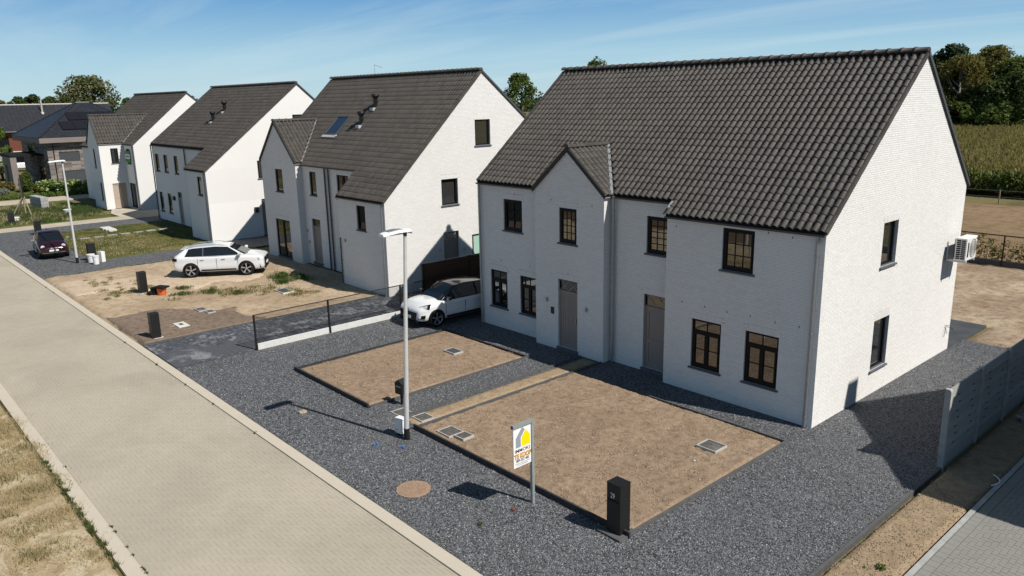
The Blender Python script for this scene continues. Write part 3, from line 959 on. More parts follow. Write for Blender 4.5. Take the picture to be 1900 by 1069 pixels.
# ------------------------------------------------------------------ houses
def house_body(H, W, secs, yr, z0, s, sr, yrear, bay=None, nrows=24, ncol=65, holes=None, tiles=300, bricks=True, rear_windows=True):
    """secs: (x0, x1, y_front) from left to right; roof plane z = z0 + s * y; holes keyed by plane name"""
    holes = holes or {}
    zr = z0 + s * yr
    zre = zr - sr * (yrear - yr)
    H.brick_on = bricks
    zt = lambda y: z0 + s * y - .015
    planes = {}
    for i, (x0, x1, yf) in enumerate(secs):
        O = (0, yf, 0); planes["front%d" % i] = (O, (1, 0, 0), (0, -1, 0))
        H.panel(O, (1, 0, 0), (0, -1, 0), [(x0, 0), (x1, 0), (x1, zt(yf)), (x0, zt(yf))], holes.get("front%d" % i, []))
    for i in range(len(secs) - 1):
        a, b = secs[i][2], secs[i + 1][2]
        x = secs[i][1]
        if a > b:      # right one stands proud: its left cheek
            H.panel((x, 0, 0), (0, -1, 0), (-1, 0, 0), [(-a, 0), (-b, 0), (-b, zt(b)), (-a, zt(a))], [])
        elif b > a:    # left one stands proud: its right cheek
            H.panel((x, 0, 0), (0, 1, 0), (1, 0, 0), [(a, 0), (b, 0), (b, zt(b)), (a, zt(a))], [])
    yl, yrt = secs[0][2], secs[-1][2]
    planes["gable"] = ((0, 0, 0), (0, 1, 0), (1, 0, 0))
    H.panel((0, 0, 0), (0, 1, 0), (1, 0, 0), [(yrt, 0), (yrear, 0), (yrear, zre - .015), (yr, zr - .015), (yrt, zt(yrt))], holes.get("gable", []))
    H.panel((-W, 0, 0), (0, -1, 0), (-1, 0, 0), [(-yrear, 0), (-yl, 0), (-yl, zt(yl)), (-yr, zr - .015), (-yrear, zre - .015)], holes.get("gable_far", []), bricks=False)
    H.panel((0, yrear, 0), (-1, 0, 0), (0, 1, 0), [(0, 0), (W, 0), (W, zre - .015), (0, zre - .015)], [], bricks=False)
    planes["gable_far"] = ((-W, 0, 0), (0, -1, 0), (-1, 0, 0))
    if bay:
        bx0, bx1, by = bay["x0"], bay["x1"], bay["y"]
        xc, za, sb = (bx0 + bx1) / 2, bay["apex"], bay["slope"]
        ze = za - sb * (bx1 - bx0) / 2
        O = (0, by, 0); planes["bay"] = (O, (1, 0, 0), (0, -1, 0))
        H.panel(O, (1, 0, 0), (0, -1, 0), [(bx0, 0), (bx1, 0), (bx1, ze - .015), (xc, za - .015), (bx0, ze - .015)], holes.get("bay", []))
        ym = max(secs[0][2], (ze - z0) / s) + .02
        planes["bay_right"] = ((bx1, 0, 0), (0, 1, 0), (1, 0, 0))
        H.panel((bx1, 0, 0), (0, 1, 0), (1, 0, 0), [(by, 0), (ym, 0), (ym, ze - .015), (by, ze - .015)], holes.get("bay_right", []))
        H.panel((bx0, 0, 0), (0, -1, 0), (-1, 0, 0), [(-ym, 0), (-by, 0), (-by, ze - .015), (-ym, ze - .015)], holes.get("bay_left", []))
    # ---- roof
    rf = MB()
    for (x0, x1, yf) in secs:
        ye = yf - .09
        e = [(x0, ye, z0 + s * ye), (x1, ye, z0 + s * ye), (x1, yr, zr), (x0, yr, zr)]
        rf.prism(e, (0, 0, -.05))
    roof = rf.obj("roof", M['under'], H.root)
    yre = yrear + .12
    rb = MB(); zre2 = zr - sr * (yre - yr)
    rb.prism([(-W - .04, yr, zr + .05), (.04, yr, zr + .05), (.04, yre, zre2 + .05), (-W - .04, yre, zre2 + .05)], (0, 0, -.09))
    rb.obj("rear_slope", M['tile'], roof)
    yw = min(q[2] for q in secs) - .09
    Bv = Vector((0, 1, s)).normalized()
    Lr = (yr - yw) * math.sqrt(1 + s * s)
    th = (Lr - .04) / nrows
    tw = W / ncol
    k0 = 0
    xs_done = -W
    for (x0, x1, yf) in secs:
        L = (yr - (yf - .09)) * math.sqrt(1 + s * s) - .04
        n = int(round(L / th))
        i0 = int(round((x0 + W) / tw)); i1 = int(round((x1 + W) / tw))
        top = Vector((0, yr, zr)) - Bv * .04
        P0 = top - Bv * (n * th); P0.x = -W + i0 * tw
        keep = None
        if bay:
            def keep(c, bay=bay):
                h = bay["apex"] - bay["slope"] * abs(c.x - xc)
                inb = abs(c.x - xc) < (bx1 - bx0) / 2 + .13
                return not (inb and c.z < h + .05)
        k = tile_plane(roof, P0, (1, 0, 0), Bv, i1 - i0, n, tw, th, keep, M['tile'], tiles and int(tiles * .5), H.loc)
    # ridge
    ridge_row(roof, (-W - .05, yr, zr + .10), (.05, yr, zr + .10), M['tile'], max(8, int(W / .37)))
    # verges, one piece per course
    for xx, sg, yf in ((0, 1, yrt), (-W, -1, yl)):
        L = (yr - (yf - .09)) * math.sqrt(1 + s * s)
        n = int(round((L - .04) / th))
        top = Vector((0, yr, zr)) - Bv * .04
        Nv = Vector((0, -s, 1)).normalized()
        org, A, B, Cc = [], [], [], []
        for j in range(n):
            o = top - Bv * ((n - j) * th) - Nv * .075
            o.x = xx + (.004 if sg > 0 else -.059)
            org.append((o + Nv * .004 * (j % 2))[:]); A.append((.055, 0, 0)); B.append((Bv * th * 1.03)[:]); Cc.append((Nv * .125)[:])
        if tiles:
            split_pieces("verge_tile", org, A, B, Cc, M['tile'], roof, H.loc, 40)
        else:
            many_boxes("verge_tile", org, A, B, Cc, M['tile'], roof)
        v = MB()
        v.obox((xx + (.003 if sg > 0 else -.063), yr + .02, zr - .03), (.06, 0, 0), (0, yre - yr - .02, -sr * (yre - yr - .02)), (0, 0, .12))
        v.obj("rear_verge", M['zinc_dark'], roof)
    if bay:
        yb = (za - z0) / s
        bw = (bx1 - bx0) / 2 + .07
        zee = za - sb * bw
        yee = (zee - z0) / s
        yfr = by - .07
        br = MB()
        br.prism([(xc + bw, yfr, zee), (xc + bw, yee, zee), (xc, yb, za), (xc, yfr, za)], (0, 0, -.05))
        br.prism([(xc - bw, yfr, zee), (xc, yfr, za), (xc, yb, za), (xc - bw, yee, zee)], (0, 0, -.05))
        br.obj("bay_roof_deck", M['under'], roof)
        L = bw * math.sqrt(1 + sb * sb) - .03
        nr = max(3, int(round(L / th))); th2 = L / nr
        nc = int((yb - yfr) / tw) + 1
        main = lambda c: c.z > z0 + s * c.y - .02
        tile_plane(roof, (xc + bw, yfr, zee), (0, 1, 0), (-1, 0, sb), nc, nr, tw, th2, main, M['tile'], 0, H.loc)
        tile_plane(roof, (xc - bw, yfr + nc * tw, zee), (0, -1, 0), (1, 0, sb), nc, nr, tw, th2, main, M['tile'], 0, H.loc)
        ridge_row(roof, (xc, yfr, za + .09), (xc, yb + .08, za + .09), M['tile'], max(3, int((yb - yfr) / .37)), .11)
        vb = MB()
        for sg in (1, -1):
            p0 = Vector((xc + sg * bw, yfr - .012, zee - .10)); p1 = Vector((xc, yfr - .012, za - .10))
            vb.obox(p0, p1 - p0, (0, .05, 0), (0, 0, .17))
        vb.obj("bay_verge", M['black'], roof)
        vl = MB()
        for sg in (1, -1):
            p0 = Vector((xc + sg * (bw + .02), yee - .05, zee - .02)); p1 = Vector((xc + sg * .06, yb - .06, za - .05))
            vl.obox(p0 + Vector((-.02 * sg, 0, .03)), p1 - p0, (sg * .13, 0, 0), (0, 0, .055))
        vl.obj("valley_flashing", M['lead'], roof)
        gt = H.gutter(by - .05, yee - .05, xc + bw - .03, zee - .045, M['lead'], 'y')
    # gutters under the eaves
    for i, (x0, x1, yf) in enumerate(secs):
        z = z0 + s * (yf - .09) - .055
        a = x0
        if bay and bay["x0"] > x0 and bay["x1"] < x1 and bay["y"] < yf:
            if bx0 - x0 > .4:
                H.gutter(x0 - .03, bx0 - .09, yf - .10, z)
            a = bx1 + .05
        elif bay and bay["x1"] < x1 and bay["y"] < yf and abs(bay["x0"] - x0) < .1:
            a = bx1 + .05
        H.gutter(a, x1 + (.03 if i == len(secs) - 1 else -.02), yf - .10, z)
    return planes, roof

def wall_light(H, x, y, z, nrm=(0, -1, 0)):
    m = MB(); n = Vector(nrm)
    p = Vector((x, y, z))
    m.cyl(p, p + n * .05, .035, None, 8); m.cyl(p + n * .05 + Vector((0, 0, -.07)), p + n * .05 + Vector((0, 0, .08)), .032, None, 8)
    m.obj("wall_light", M['galv'], H.root)

def roof_vent(H, x, y, z):
    m = MB()
    m.cyl((x, y, z - .15), (x, y, z + .38), .10, None, 12)
    m.cyl((x, y, z + .38), (x, y, z + .55), .12, .20, 12)
    m.cyl((x, y, z + .55), (x, y, z + .65), .215, .19, 12)
    m.cyl((x, y, z + .22), (x, y, z + .30), .145, None, 12)
    v = m.obj("roof_vent", M['black'], H.root)
    c = MB(); c.box(x - .16, x + .16, y - .30, y - .10, z - .22, z - .06)
    c.obj("vent_flashing", M['lead'], v)

# --- house 1: the large semi-detached one in front
H1 = House("house", "largest white brick house, whose short side carries a white cooling unit", (0, 0, 0))
h1 = dict(front0=[(-12.82, -11.80, 3.92, 5.10), (-13.66, -12.70, .82, 2.28), (-11.96, -11.0, .82, 2.28), (-6.02, -5.05, 3.94, 5.12), (-6.08, -5.13, .13, 2.60)],
          front1=[(-3.0, -2.0, 3.93, 5.13), (-3.93, -2.92, .80, 2.30), (-2.13, -1.10, .80, 2.30)],
          bay=[(-9.52, -8.70, 3.90, 5.11), (-9.58, -8.66, .13, 2.60)],
          gable=[(3.42, 4.40, 3.88, 5.15), (3.36, 4.40, .76, 2.28)])
pl, roof1 = house_body(H1, 14.23, [(-14.23, -4.93, .42), (-4.93, 0, 0)], 5.2, 5.40, .845, .92, 9.6,
                       dict(x0=-10.72, x1=-7.48, y=.05, apex=7.12, slope=.86), 24, 65, h1, 300, True)
H1.finish_walls((M['brick'], M['mortar']), True)
f0, f1, by_, gb = pl["front0"], pl["front1"], pl["bay"], pl["gable"]
H1.window(*f0, h1["front0"][0], "grid2x3", tilt=True, label="tilted window above the two ground floor windows")
H1.window(*f0, h1["front0"][1], "transom"); H1.window(*f0, h1["front0"][2], "transom")
H1.window(*by_, h1["bay"][0], "grid3x4"); H1.window(*f0, h1["front0"][3], "grid3x5")
H1.window(*f1, h1["front1"][0], "grid3x3"); H1.window(*f1, h1["front1"][1], "transom"); H1.window(*f1, h1["front1"][2], "transom")
H1.window(*gb, h1["gable"][0], "plain", depth=.15); H1.window(*gb, h1["gable"][1], "plain", depth=.15)
H1.door(*by_, h1["bay"][1], boards=True, label="boarded door under the small gable")
H1.door(*f0, h1["front0"][4], boards=False, label="panelled door beside the projecting wing")
H1.downpipe(-14.14, .42 - .10, 5.6, M['zinc']); H1.downpipe(-7.30, .30, 5.65, M['zinc']); H1.downpipe(-.17, -.09, 5.22, M['zinc'])
wall_light(H1, -10.12, .05, 1.75); wall_light(H1, -8.22, .05, 1.72)
m = MB(); m.box(-9.93, -9.79, .02, .05, 1.28, 1.52); m.obj("doorbell_panel", M['black'], H1.root)
m = MB(); m.obox((-4.96, .02, 5.47), (.07, 0, 0), (0, .20, .17), (0, 0, .06)); m.obj("eave_end_cap", M['lead'], roof1)
# anchor holes left by the scaffolding
m = MB()
for (x, y, z) in [(-4.3, 0, 2.75), (-3.5, 0, 2.74), (-2.75, 0, 2.72), (-2.0, 0, 2.75), (-1.25, 0, 2.72), (-.55, 0, 2.74), (-4.6, 0, 5.0), (-.9, 0, 5.1), (-1.6, 0, 5.15), (-13.0, .42, 2.7), (-12.2, .42, 5.32), (-11.4, .42, 2.72), (-9.9, .05, 5.35), (-8.0, .05, 5.3), (-9.1, .05, 2.85)]:
    m.box(x - .012, x + .012, y - .006, y + .01, z - .035, z + .02)
m.obj("wall_anchor", M['iron'], H1.root, "stuff")
# rake of courses above the eave reads darker: nothing painted, only the gutter shades it

# --- house 2
H2 = House("house", "white brick house with skylight and two black roof vents beside the charcoal driveway", (-20.42, 0, 0))
h2 = dict(front0=[(-9.12, -8.42, 3.88, 5.13), (-6.20, -5.05, 3.90, 5.13), (-9.22, -8.30, .18, 2.58)],
          front1=[(-2.42, -1.66, 2.87, 4.03)],
          bay=[(-12.38, -11.50, 3.88, 5.14), (-12.85, -11.10, .10, 2.28)],
          gable=[(5.36, 6.32, 6.57, 7.79), (3.22, 4.20, 3.87, 5.10), (3.23, 4.15, .13, 2.57), (4.98, 6.6, .1, 2.25)])
pl, roof2 = house_body(H2, 14.1, [(-14.1, -4.12, 1.2), (-4.12, 0, 0)], 5.82, 4.44, .965, .80, 11.5,
                       dict(x0=-14.09, x1=-9.88, y=.8, apex=7.75, slope=1.0), 26, 62, h2, 0, True)
H2.finish_walls((M['brick'], M['mortar']), False)
f0, f1, by_, gb = pl["front0"], pl["front1"], pl["bay"], pl["gable"]
H2.window(*by_, h2["bay"][0]); H2.window(*by_, h2["bay"][1], "double", label="tall glazed double doors")
H2.window(*f0, h2["front0"][0]); H2.window(*f0, h2["front0"][1], "double")
H2.window(*f1, h2["front1"][0], tilt=True)
H2.window(*gb, h2["gable"][0], depth=.14); H2.window(*gb, h2["gable"][1], depth=.14, tilt=True)
H2.door(*f0, h2["front0"][2], boards=False, lattice=False); H2.door(*gb, h2["gable"][2], boards=False, label="side door under a crossed fanlight")
w = H2.window(*gb, h2["gable"][3], "plain", sill=False, glass=M['teal_glass'], label="window with a pale green blind")
H2.downpipe(-7.30, 1.12, 5.45, M['zinc_dark']); H2.downpipe(-6.92, 1.12, 5.45, M['zinc_dark']); H2.downpipe(-.12, -.09, 4.3, M['zinc'])
H2.downpipe(-4.02, -.06, 2.3, M['zinc_dark'], .03)
wall_light(H2, -9.72, 1.2, 1.85); wall_light(H2, -9.6, 1.2, 1.25); wall_light(H2, 0, 2.95, 1.75, (1, 0, 0)); wall_light(H2, 0, 4.45, 1.6, (1, 0, 0)); wall_light(H2, -3.6, 0, 2.2)
for (x, y) in ((-6.75, 3.22), (-6.70, 4.12)):
    roof_vent(H2, x, y, 4.44 + .965 * y + .05)
# skylight
def skylight(H, x0, x1, y0, y1, z0, s):
    N = Vector((0, -s, 1)).normalized(); B = Vector((0, 1, s)).normalized()
    L = (y1 - y0) * math.sqrt(1 + s * s)
    P = Vector((x0, y0, z0 + s * y0)) + N * .03
    A = Vector((1, 0, 0)); Wd = x1 - x0
    fr = MB()
    fr.obox(P, A * Wd, B * .08, N * .11); fr.obox(P + B * (L - .08), A * Wd, B * .08, N * .11)
    fr.obox(P + B * .08, A * .08, B * (L - .16), N * .11); fr.obox(P + B * .08 + A * (Wd - .08), A * .08, B * (L - .16), N * .11)
    f = fr.obj("skylight", M['zinc_dark'], H.root)
    g = MB(); g.obox(P + A * .08 + B * .08 + N * .03, A * (Wd - .16), B * (L - .16), N * .05); g.obj("skylight_pane", M['roofglass'], f)
    ap = MB()
    for i in range(9):
        ap.obox(P + A * (-.08 + i * (Wd + .16) / 9) - B * .20 + N * .055, A * (Wd / 9 * .62), B * .19, N * .03)
    ap.obox(P + A * -.08 - B * .10 + N * .035, A * (Wd + .16), B * .10, N * .035)
    ap.obj("skylight_apron", M['lead'], f)
skylight(H2, -9.62, -8.32, 2.62, 3.58, 4.44, .965)
m = MB(); m.cyl((-9.4, 5.9, 10.0), (-9.4, 5.9, 10.75), .012, None, 5); m.cyl((-9.4, 5.9, 10.72), (-8.6, 5.9, 10.55), .010, None, 5)
m.obj("roof_aerial", M['galv'], H2.root)

# --- house 3
H3 = House("house", "white brick house with two roof vents standing between lawn and white parked car", (-40.9, -.1, 0))
h3 = dict(front0=[(-14.02, -13.15, 3.78, 5.09), (-12.12, -11.27, 3.78, 5.09), (-9.92, -9.12, 3.78, 5.09), (-14.02, -13.2, .65, 2.16), (-12.18, -11.35, .65, 2.16), (-9.95, -9.10, .05, 2.43)],
          front1=[(-1.55, -.80, 3.0, 4.2)],
          gable=[(6.3, 7.3, 6.75, 7.95), (3.5, 4.5, 3.88, 5.05), (3.55, 4.5, .1, 2.5)])
pl, roof3 = house_body(H3, 14.5, [(-14.5, -3.45, 1.5), (-3.45, 0, 0)], 6.75, 4.68, .787, .87, 11.6, None, 26, 62, h3, 0, False)
H3.finish_walls((M['brick'], M['brick']), False)
f0, f1, gb = pl["front0"], pl["front1"], pl["gable"]
for h in h3["front0"][:3]:
    H3.window(*f0, h)
for h in h3["front0"][3:5]:
    H3.window(*f0, h)
H3.window(*f1, h3["front1"][0]); H3.window(*gb, h3["gable"][0]); H3.window(*gb, h3["gable"][1])
H3.door(*f0, h3["front0"][5], boards=False, lattice=False); H3.door(*gb, h3["gable"][2], boards=False, lattice=True)
H3.downpipe(-14.42, 1.40, 5.7, M['zinc_dark']); H3.downpipe(-7.35, 1.41, 5.7, M['zinc_dark']); H3.downpipe(-.10, -.09, 4.5, M['zinc_dark'])
for (x, y) in ((-7.0, 3.62), (-6.9, 4.5)):
    roof_vent(H3, x, y, 4.68 + .787 * y + .05)
m = MB(); m.box(-10.75, -10.5, 1.36, 1.495, 1.75, 2.05); m.obj("wall_lantern", M['black'], H3.root)
m = MB(); m.box(.005, .14, 3.0, 3.25, 1.65, 2.0); m.obj("wall_lantern", M['black'], H3.root)

# --- house 4
H4 = House("house", "farthest white brick house, with projecting gabled bay and green sale banner", (-61.7, 1.9, 0))
h4 = dict(front1=[(-2.12, -1.10, 3.88, 5.14), (-2.35, -.75, .05, 2.2)],
          front0=[(-9.9, -9.2, 3.4, 4.9), (-9.3, -8.5, .05, 2.4)],
          bay=[(-4.55, -4.05, 3.55, 5.15), (-3.75, -3.25, .8, 2.3)],
          bay_right=[(-1.12, -.52, 3.94, 5.2), (-1.32, -.22, .05, 2.2)],
          gable=[(4.5, 5.4, 6.6, 7.8)])
pl, roof4 = house_body(H4, 13.9, [(-13.9, -6.0, -.6), (-6.0, 0, 0)], 4.9, 5.62, .84, .85, 9.8,
                       dict(x0=-6.0, x1=-2.62, y=-2.0, apex=7.95, slope=1.32), 20, 60, h4, 0, False)
H4.finish_walls((M['brick'], M['brick']), False)
H4.window(*pl["front1"], h4["front1"][0]); H4.window(*pl["front1"], h4["front1"][1], sill=False)
H4.window(*pl["front0"], h4["front0"][0]); H4.door(*pl["front0"], h4["front0"][1], mat=M['zinc_dark'], boards=False, lattice=False)
H4.window(*pl["bay"], h4["bay"][0]); H4.window(*pl["bay"], h4["bay"][1])
H4.window(*pl["bay_right"], h4["bay_right"][0]); H4.door(*pl["bay_right"], h4["bay_right"][1], mat=M['beige_door'], transom=False, boards=False, label="wide beige door")
H4.window(*pl["gable"], h4["gable"][0])
H4.downpipe(-.1, -.08, 5.4, M['zinc_dark'])

bn = thing("sale_banner", "green and white banner hung over upstairs window of farthest white house", "banner", (-63.3, 1.84, 4.6))
m = MB()
for (z0_, z1_, mi) in ((.10, .36, 0), (-.30, .10, 1), (-.62, -.30, 0)):
    m.box(-.62, .62, -.03, 0, z0_, z1_, mi)
for i, x in enumerate((-.42, -.18, .06, .30)):
    m.box(x, x + .14, -.036, -.031, -.18, -.02, 2)
m.obj("banner_cloth", [M['green'], M['sign_white'], M['sign_black']], bn)

# --- the neighbour whose shadow falls on the gravel (mostly outside the picture)
H0 = House("house", "white neighbouring house with chimney standing beyond grey plank fence", (22.2, 0, 0))
pl, roof0 = house_body(H0, 14.1, [(-14.1, 0, -.1)], 4.5, 5.88, .76, .63, 10.5, None, 10, 30, {"gable_far": [(-4.4, -3.4, 3.9, 5.1)]}, 0, False)
H0.finish_walls((M['brick'], M['brick']), False)
H0.window(*pl["gable_far"], (-4.4, -3.4, 3.9, 5.1))
m = MB(); m.box(-14.08, -13.5, 4.22, 4.80, 8.4, 9.98); m.box(-14.11, -13.47, 4.19, 4.83, 9.98, 10.05)
m.obj("chimney", M['brick'], H0.root)
# ------------------------------------------------------------------ ground and paving
sheet("ground", [(-900, -700), (500, -700), (500, 900), (-900, 900)], -.10, M['land'], depth=2.0)
# gravel round house 1
gr = sheet("gravel_yard", [(-17.38, -10.64), (3.2, -10.64), (3.2, 11.05), (-.02, 11.05), (-.02, 9.62), (-17.38, 9.62)], -.004, M['gravel'], depth=.2)
# loose chippings lying on it, denser near the camera
def chips(name, rect, count, zoff, mat, smin, smax, reject=None, near=True):
    x0, x1, y0, y1 = rect
    P = np.stack([RNG.uniform(x0, x1, count * 2), RNG.uniform(y0, y1, count * 2)], 1)
    d = np.hypot(P[:, 0] - CAM.x, P[:, 1] - CAM.y)
    keep = RNG.uniform(0, 1, len(P)) < np.clip((14.5 / d) ** 1.5, 0, 1) if near else np.ones(len(P), bool)
    if reject is not None:
        keep &= ~np.array([reject(p[0], p[1]) for p in P])
    P = P[keep][:count]
    K = len(P)
    base = np.array([(1, 0, 0), (-.5, .87, 0), (-.5, -.87, 0), (.15, .05, .75), (-.2, .1, .62)], dtype=np.float32)
    F0 = np.array([(0, 1, 3), (1, 4, 3), (1, 2, 4), (2, 0, 3), (2, 3, 4)])
    s = RNG.uniform(smin, smax, (K, 1, 1)) * RNG.uniform(.7, 1.3, (K, 1, 3))
    a = RNG.uniform(0, 6.283, K); ca, sa = np.cos(a), np.sin(a)
    V = base[None] * s
    V = V + RNG.normal(0, 1, V.shape) * .16 * s
    Vx = V[..., 0] * ca[:, None] - V[..., 1] * sa[:, None]; Vy = V[..., 0] * sa[:, None] + V[..., 1] * ca[:, None]
    V = np.stack([Vx + P[:, None, 0], Vy + P[:, None, 1], V[..., 2] + zoff - .004], -1)
    F = (F0[None] + (np.arange(K) * 5)[:, None, None]).reshape(-1, 3)
    return put(name, fast(name, V, F, mat), None, "stuff")
BED1 = (-14.36, -9.70, -7.78, -1.40)
BED2 = (-8.42, -.02, -7.66, -1.30)
def in_bed(x, y):
    return (BED1[0] < x < BED1[1] and BED1[2] < y < BED1[3]) or (BED2[0] < x < BED2[1] and BED2[2] < y < BED2[3]) or (-14.3 < x < .05 and y > .38) or (-4.95 < x < .05 and y > -.02) or (-10.75 < x < -7.4 and y > 0) or (-8.4 < x < -7.2 and -1.4 < y < .4)
chips("gravel_chippings", (-17.3, 3.15, -10.6, 9.5), 74000, 0.0, M['stone_chip'], .010, .023, in_bed)

# planting beds with boards round them
def edging(name, pts, h=.07, w=.05, mat=None, z0=-.12):
    m = MB()
    for (xa, ya), (xb, yb) in zip(pts[:-1], pts[1:]):
        a, b = Vector((xa, ya, z0)), Vector((xb, yb, z0))
        d = (b - a).normalized(); n = Vector((-d.y, d.x, 0))
        L = (b - a).length; k = max(1, int(round(L / 2.5)))
        for i in range(k):
            m.obox(a + d * (L * i / k + .003) - n * w / 2, d * (L / k - .006), n * w, (0, 0, h - z0))
    return m.obj(name, mat or M['edging'], None, "structure")
relief("soil_bed", BED1[0] + .05, BED1[1] - .05, BED1[2] + .05, BED1[3] - .05, .045, M['bed_soil'], .013, .08, 1.7, seed=2.0)
relief("soil_bed", -7.47, BED2[1] - .05, BED2[2] + .05, BED2[3] - .05, .045, M['bed_soil'], .027, .05, 2.3, seed=5.0)
relief("soil_bed", BED2[0] + .05, -7.55, BED2[2] + .05, .0, .012, M['strip_soil'], .012, .12, 1.1, seed=8.0)
relief("soil_bed", -7.46, -7.16, -1.2, .40, .0, M['strip_soil'], .01, .12, 1.1, seed=9.0)
edging("bed_edging", [(BED1[0], BED1[2]), (BED1[1], BED1[2])], .125)
edging("bed_edging", [(BED1[1], BED1[2] + .03), (BED1[1], BED1[3])], .06, .06, M['edging_grey'])
edging("bed_edging", [(BED1[1], BED1[3]), (BED1[0], BED1[3]), (BED1[0], BED1[2])], .07)
edging("bed_edging", [(BED2[0], BED2[2] + .02), (BED2[0], -.02)], .05, .06, M['edging_grey'])
edging("bed_edging", [(-7.51, BED2[2] + .03), (-7.51, .0)], .05, .05, M['edging_grey'])
edging("bed_edging", [(-7.55, BED2[2]), (BED2[1] + .1, BED2[2])], .135, .05)
edging("bed_edging", [(BED2[1], BED2[2] + .03), (BED2[1], BED2[3])], .05, .07, M['edging_grey'])
edging("bed_edging", [(BED2[1], BED2[3]), (-7.45, BED2[3])], .06, .04, M['edging_grey'])
chips("soil_clods", (-7.4, -.1, -7.5, -1.4), 6500, .055, M['bed_clod'], .008, .024, None, True)
chips("soil_clods", (-14.2, -9.9, -7.6, -1.5), 900, .06, M['bed_clod'], .012, .034, None, True)
chips("soil_clods", (3.35, 4.4, -8, 3), 2500, .015, M['bed_clod'], .008, .022, None, True)
# right of the gravel: board, sand strip, kerb, grey paving
edging("gravel_edging", [(3.23, -10.6), (3.23, .0)], .022, .07, M['edging_grey'])
relief("sand_strip", 3.28, 4.42, -10.6, 9.0, .0, M['strip_soil'], .012, .10, 1.5, seed=12.0)
edging("paving_kerb", [(4.47, -10.6), (4.47, 9.0)], .03, .10, M['concrete'])
relief("back_yard_right", 3.3, 16.0, 9.05, 25.3, -.01, M['yard_soil'], .03, .5, .5, seed=31.0)

def herring(x0, x1, y0, y1, w, gap, z, h, rot=False):
    """2:1 herringbone blocks filling a rectangle"""
    org, A, B, Cc = [], [], [], []
    r = random.Random(3)
    nx, ny = int((x1 - x0) / w) + 2, int((y1 - y0) / w) + 2
    for c in range(-1, nx):
        for q in range(-1, ny):
            d = (c - q) % 4
            if d == 0: sx, sy = 2, 1
            elif d == 3: sx, sy = 1, 2
            else: continue
            ax, ay, bx, by = x0 + c * w, y0 + q * w, x0 + (c + sx) * w, y0 + (q + sy) * w
            ax, bx, ay, by = max(ax, x0), min(bx, x1), max(ay, y0), min(by, y1)
            if bx - ax < .02 or by - ay < .02: continue
            dz = r.uniform(-.0015, .002)
            org.append((ax + gap / 2, ay + gap / 2, z - h)); A.append((bx - ax - gap, 0, r.uniform(-.001, .001))); B.append((0, by - ay - gap, 0)); Cc.append((0, 0, h + dz))
    return org, A, B, Cc
pv = sheet("grey_paving", [(4.53, -10.6), (12, -10.6), (12, 9), (4.53, 9)], -.012, M['grey_joint'], depth=.2)
o_, a_, b_, c_ = herring(4.74, 9.5, -6.2, 7.0, .105, .006, .012, .02)
y = -6.2
while y < 7:
    o_.append((4.54, y + .003, -.008)); a_.append((.194, 0, 0)); b_.append((0, .204, 0)); c_.append((0, 0, .021)); y += .21
split_pieces("paver", o_, a_, b_, c_, M['grey_paver'], pv)

# terrace and back yards
sheet("terrace", [(-14, 9.62), (.02, 9.62), (.02, 13.5), (-14, 13.5)], .006, M['dark_slab'], depth=.25)
relief("back_yard", -24, 3.2, 11.1, 25.3, -.015, M['yard_soil'], .06, .22, .9, seed=21.0, inside=lambda x, y: not (x < .05 and y < 13.5))
relief("back_strip", -40, 6, 25.8, 50, -.02, M['field'], .05, .7, .35, seed=41.0)

# ---- road and kerbs
rd = sheet("road", [(-300, -15.32), (14, -15.32), (14, -10.94), (-300, -10.94)], -.055, M['road'], depth=.4)
bed = sheet("road_joints", [(-50.02, -15.31), (7.0, -15.31), (7.0, -10.945), (-50.02, -10.945)], -.0485, M['joint_sand'], depth=.02)
o_, a_, b_, c_ = herring(-50.0, 6.9, -15.30, -10.942, .10, .004, -.045, .012)
split_pieces("paver", o_, a_, b_, c_, M['road_paver'], rd)
for (ya, yb, zt) in ((-10.94, -10.64, -.012), (-15.62, -15.32, -.012)):
    kb = sheet("kerb", [(-300, ya + .004), (-84.0, ya + .004), (-84.0, yb - .004), (-300, yb - .004)], zt - .01, M['kerb'], depth=.3)
    org, A, B, Cc = [], [], [], []
    x = -84.0; r = random.Random(int(-ya))
    while x < 10:
        L = 1.0
        org.append((x + .002, ya, -.2)); A.append((L - .004, 0, 0)); B.append((0, yb - ya, 0)); Cc.append((0, 0, .2 + zt + r.uniform(-.0015, .0015))); x += L
    split_pieces("kerb_stone", org, A, B, Cc, M['kerb'], kb, nmax=300)

# ---- across the street
relief("dry_verge", -60, 8, -22, -15.63, -.01, M['verge'], .018, .13, 2.2, seed=51.0)
sheet("field_across", [(-300, -300), (60, -300), (60, -22), (-300, -22)], -.05, M['field_across'], depth=.2)

# ---- plot of house 2
relief("sand_plot", -37.4, -20.95, -10.64, 1.25, -.012, M['sand'], .045, .18, .9, seed=61.0)
def patch(x, y):
    return (x - (-22.6)) > -4.3 + .55 * max(0, (y + 10.6)) + .5 * math.sin(y * 1.7) and y < -5.2 + .8 * math.sin(x * .9)
relief("raked_soil", -27.2, -20.97, -10.62, -4.5, .030, M['brown_soil'], .028, .16, 1.2, seed=64.0, inside=patch)
def track(x, y):
    c = -33.2 + .35 * (y + 10) + .5 * math.sin(y * .8)
    return abs(x - c) < 2.1 + .35 * math.sin(y * 2.3 + x)
relief("sand_track", -37.3, -27.5, -10.6, -1.8, .034, M['track_sand'], .018, .2, .8, seed=66.0, inside=track)
dp = sheet("dark_driveway", [(-20.95, -10.62), (-17.40, -10.62), (-17.40, 9.0), (-20.40, 9.0), (-20.40, -.02), (-20.95, -.02)], -.006, M['grey_joint'], depth=.2)
o_, a_, b_, c_ = [], [], [], []
y = -10.6; k_ = 0
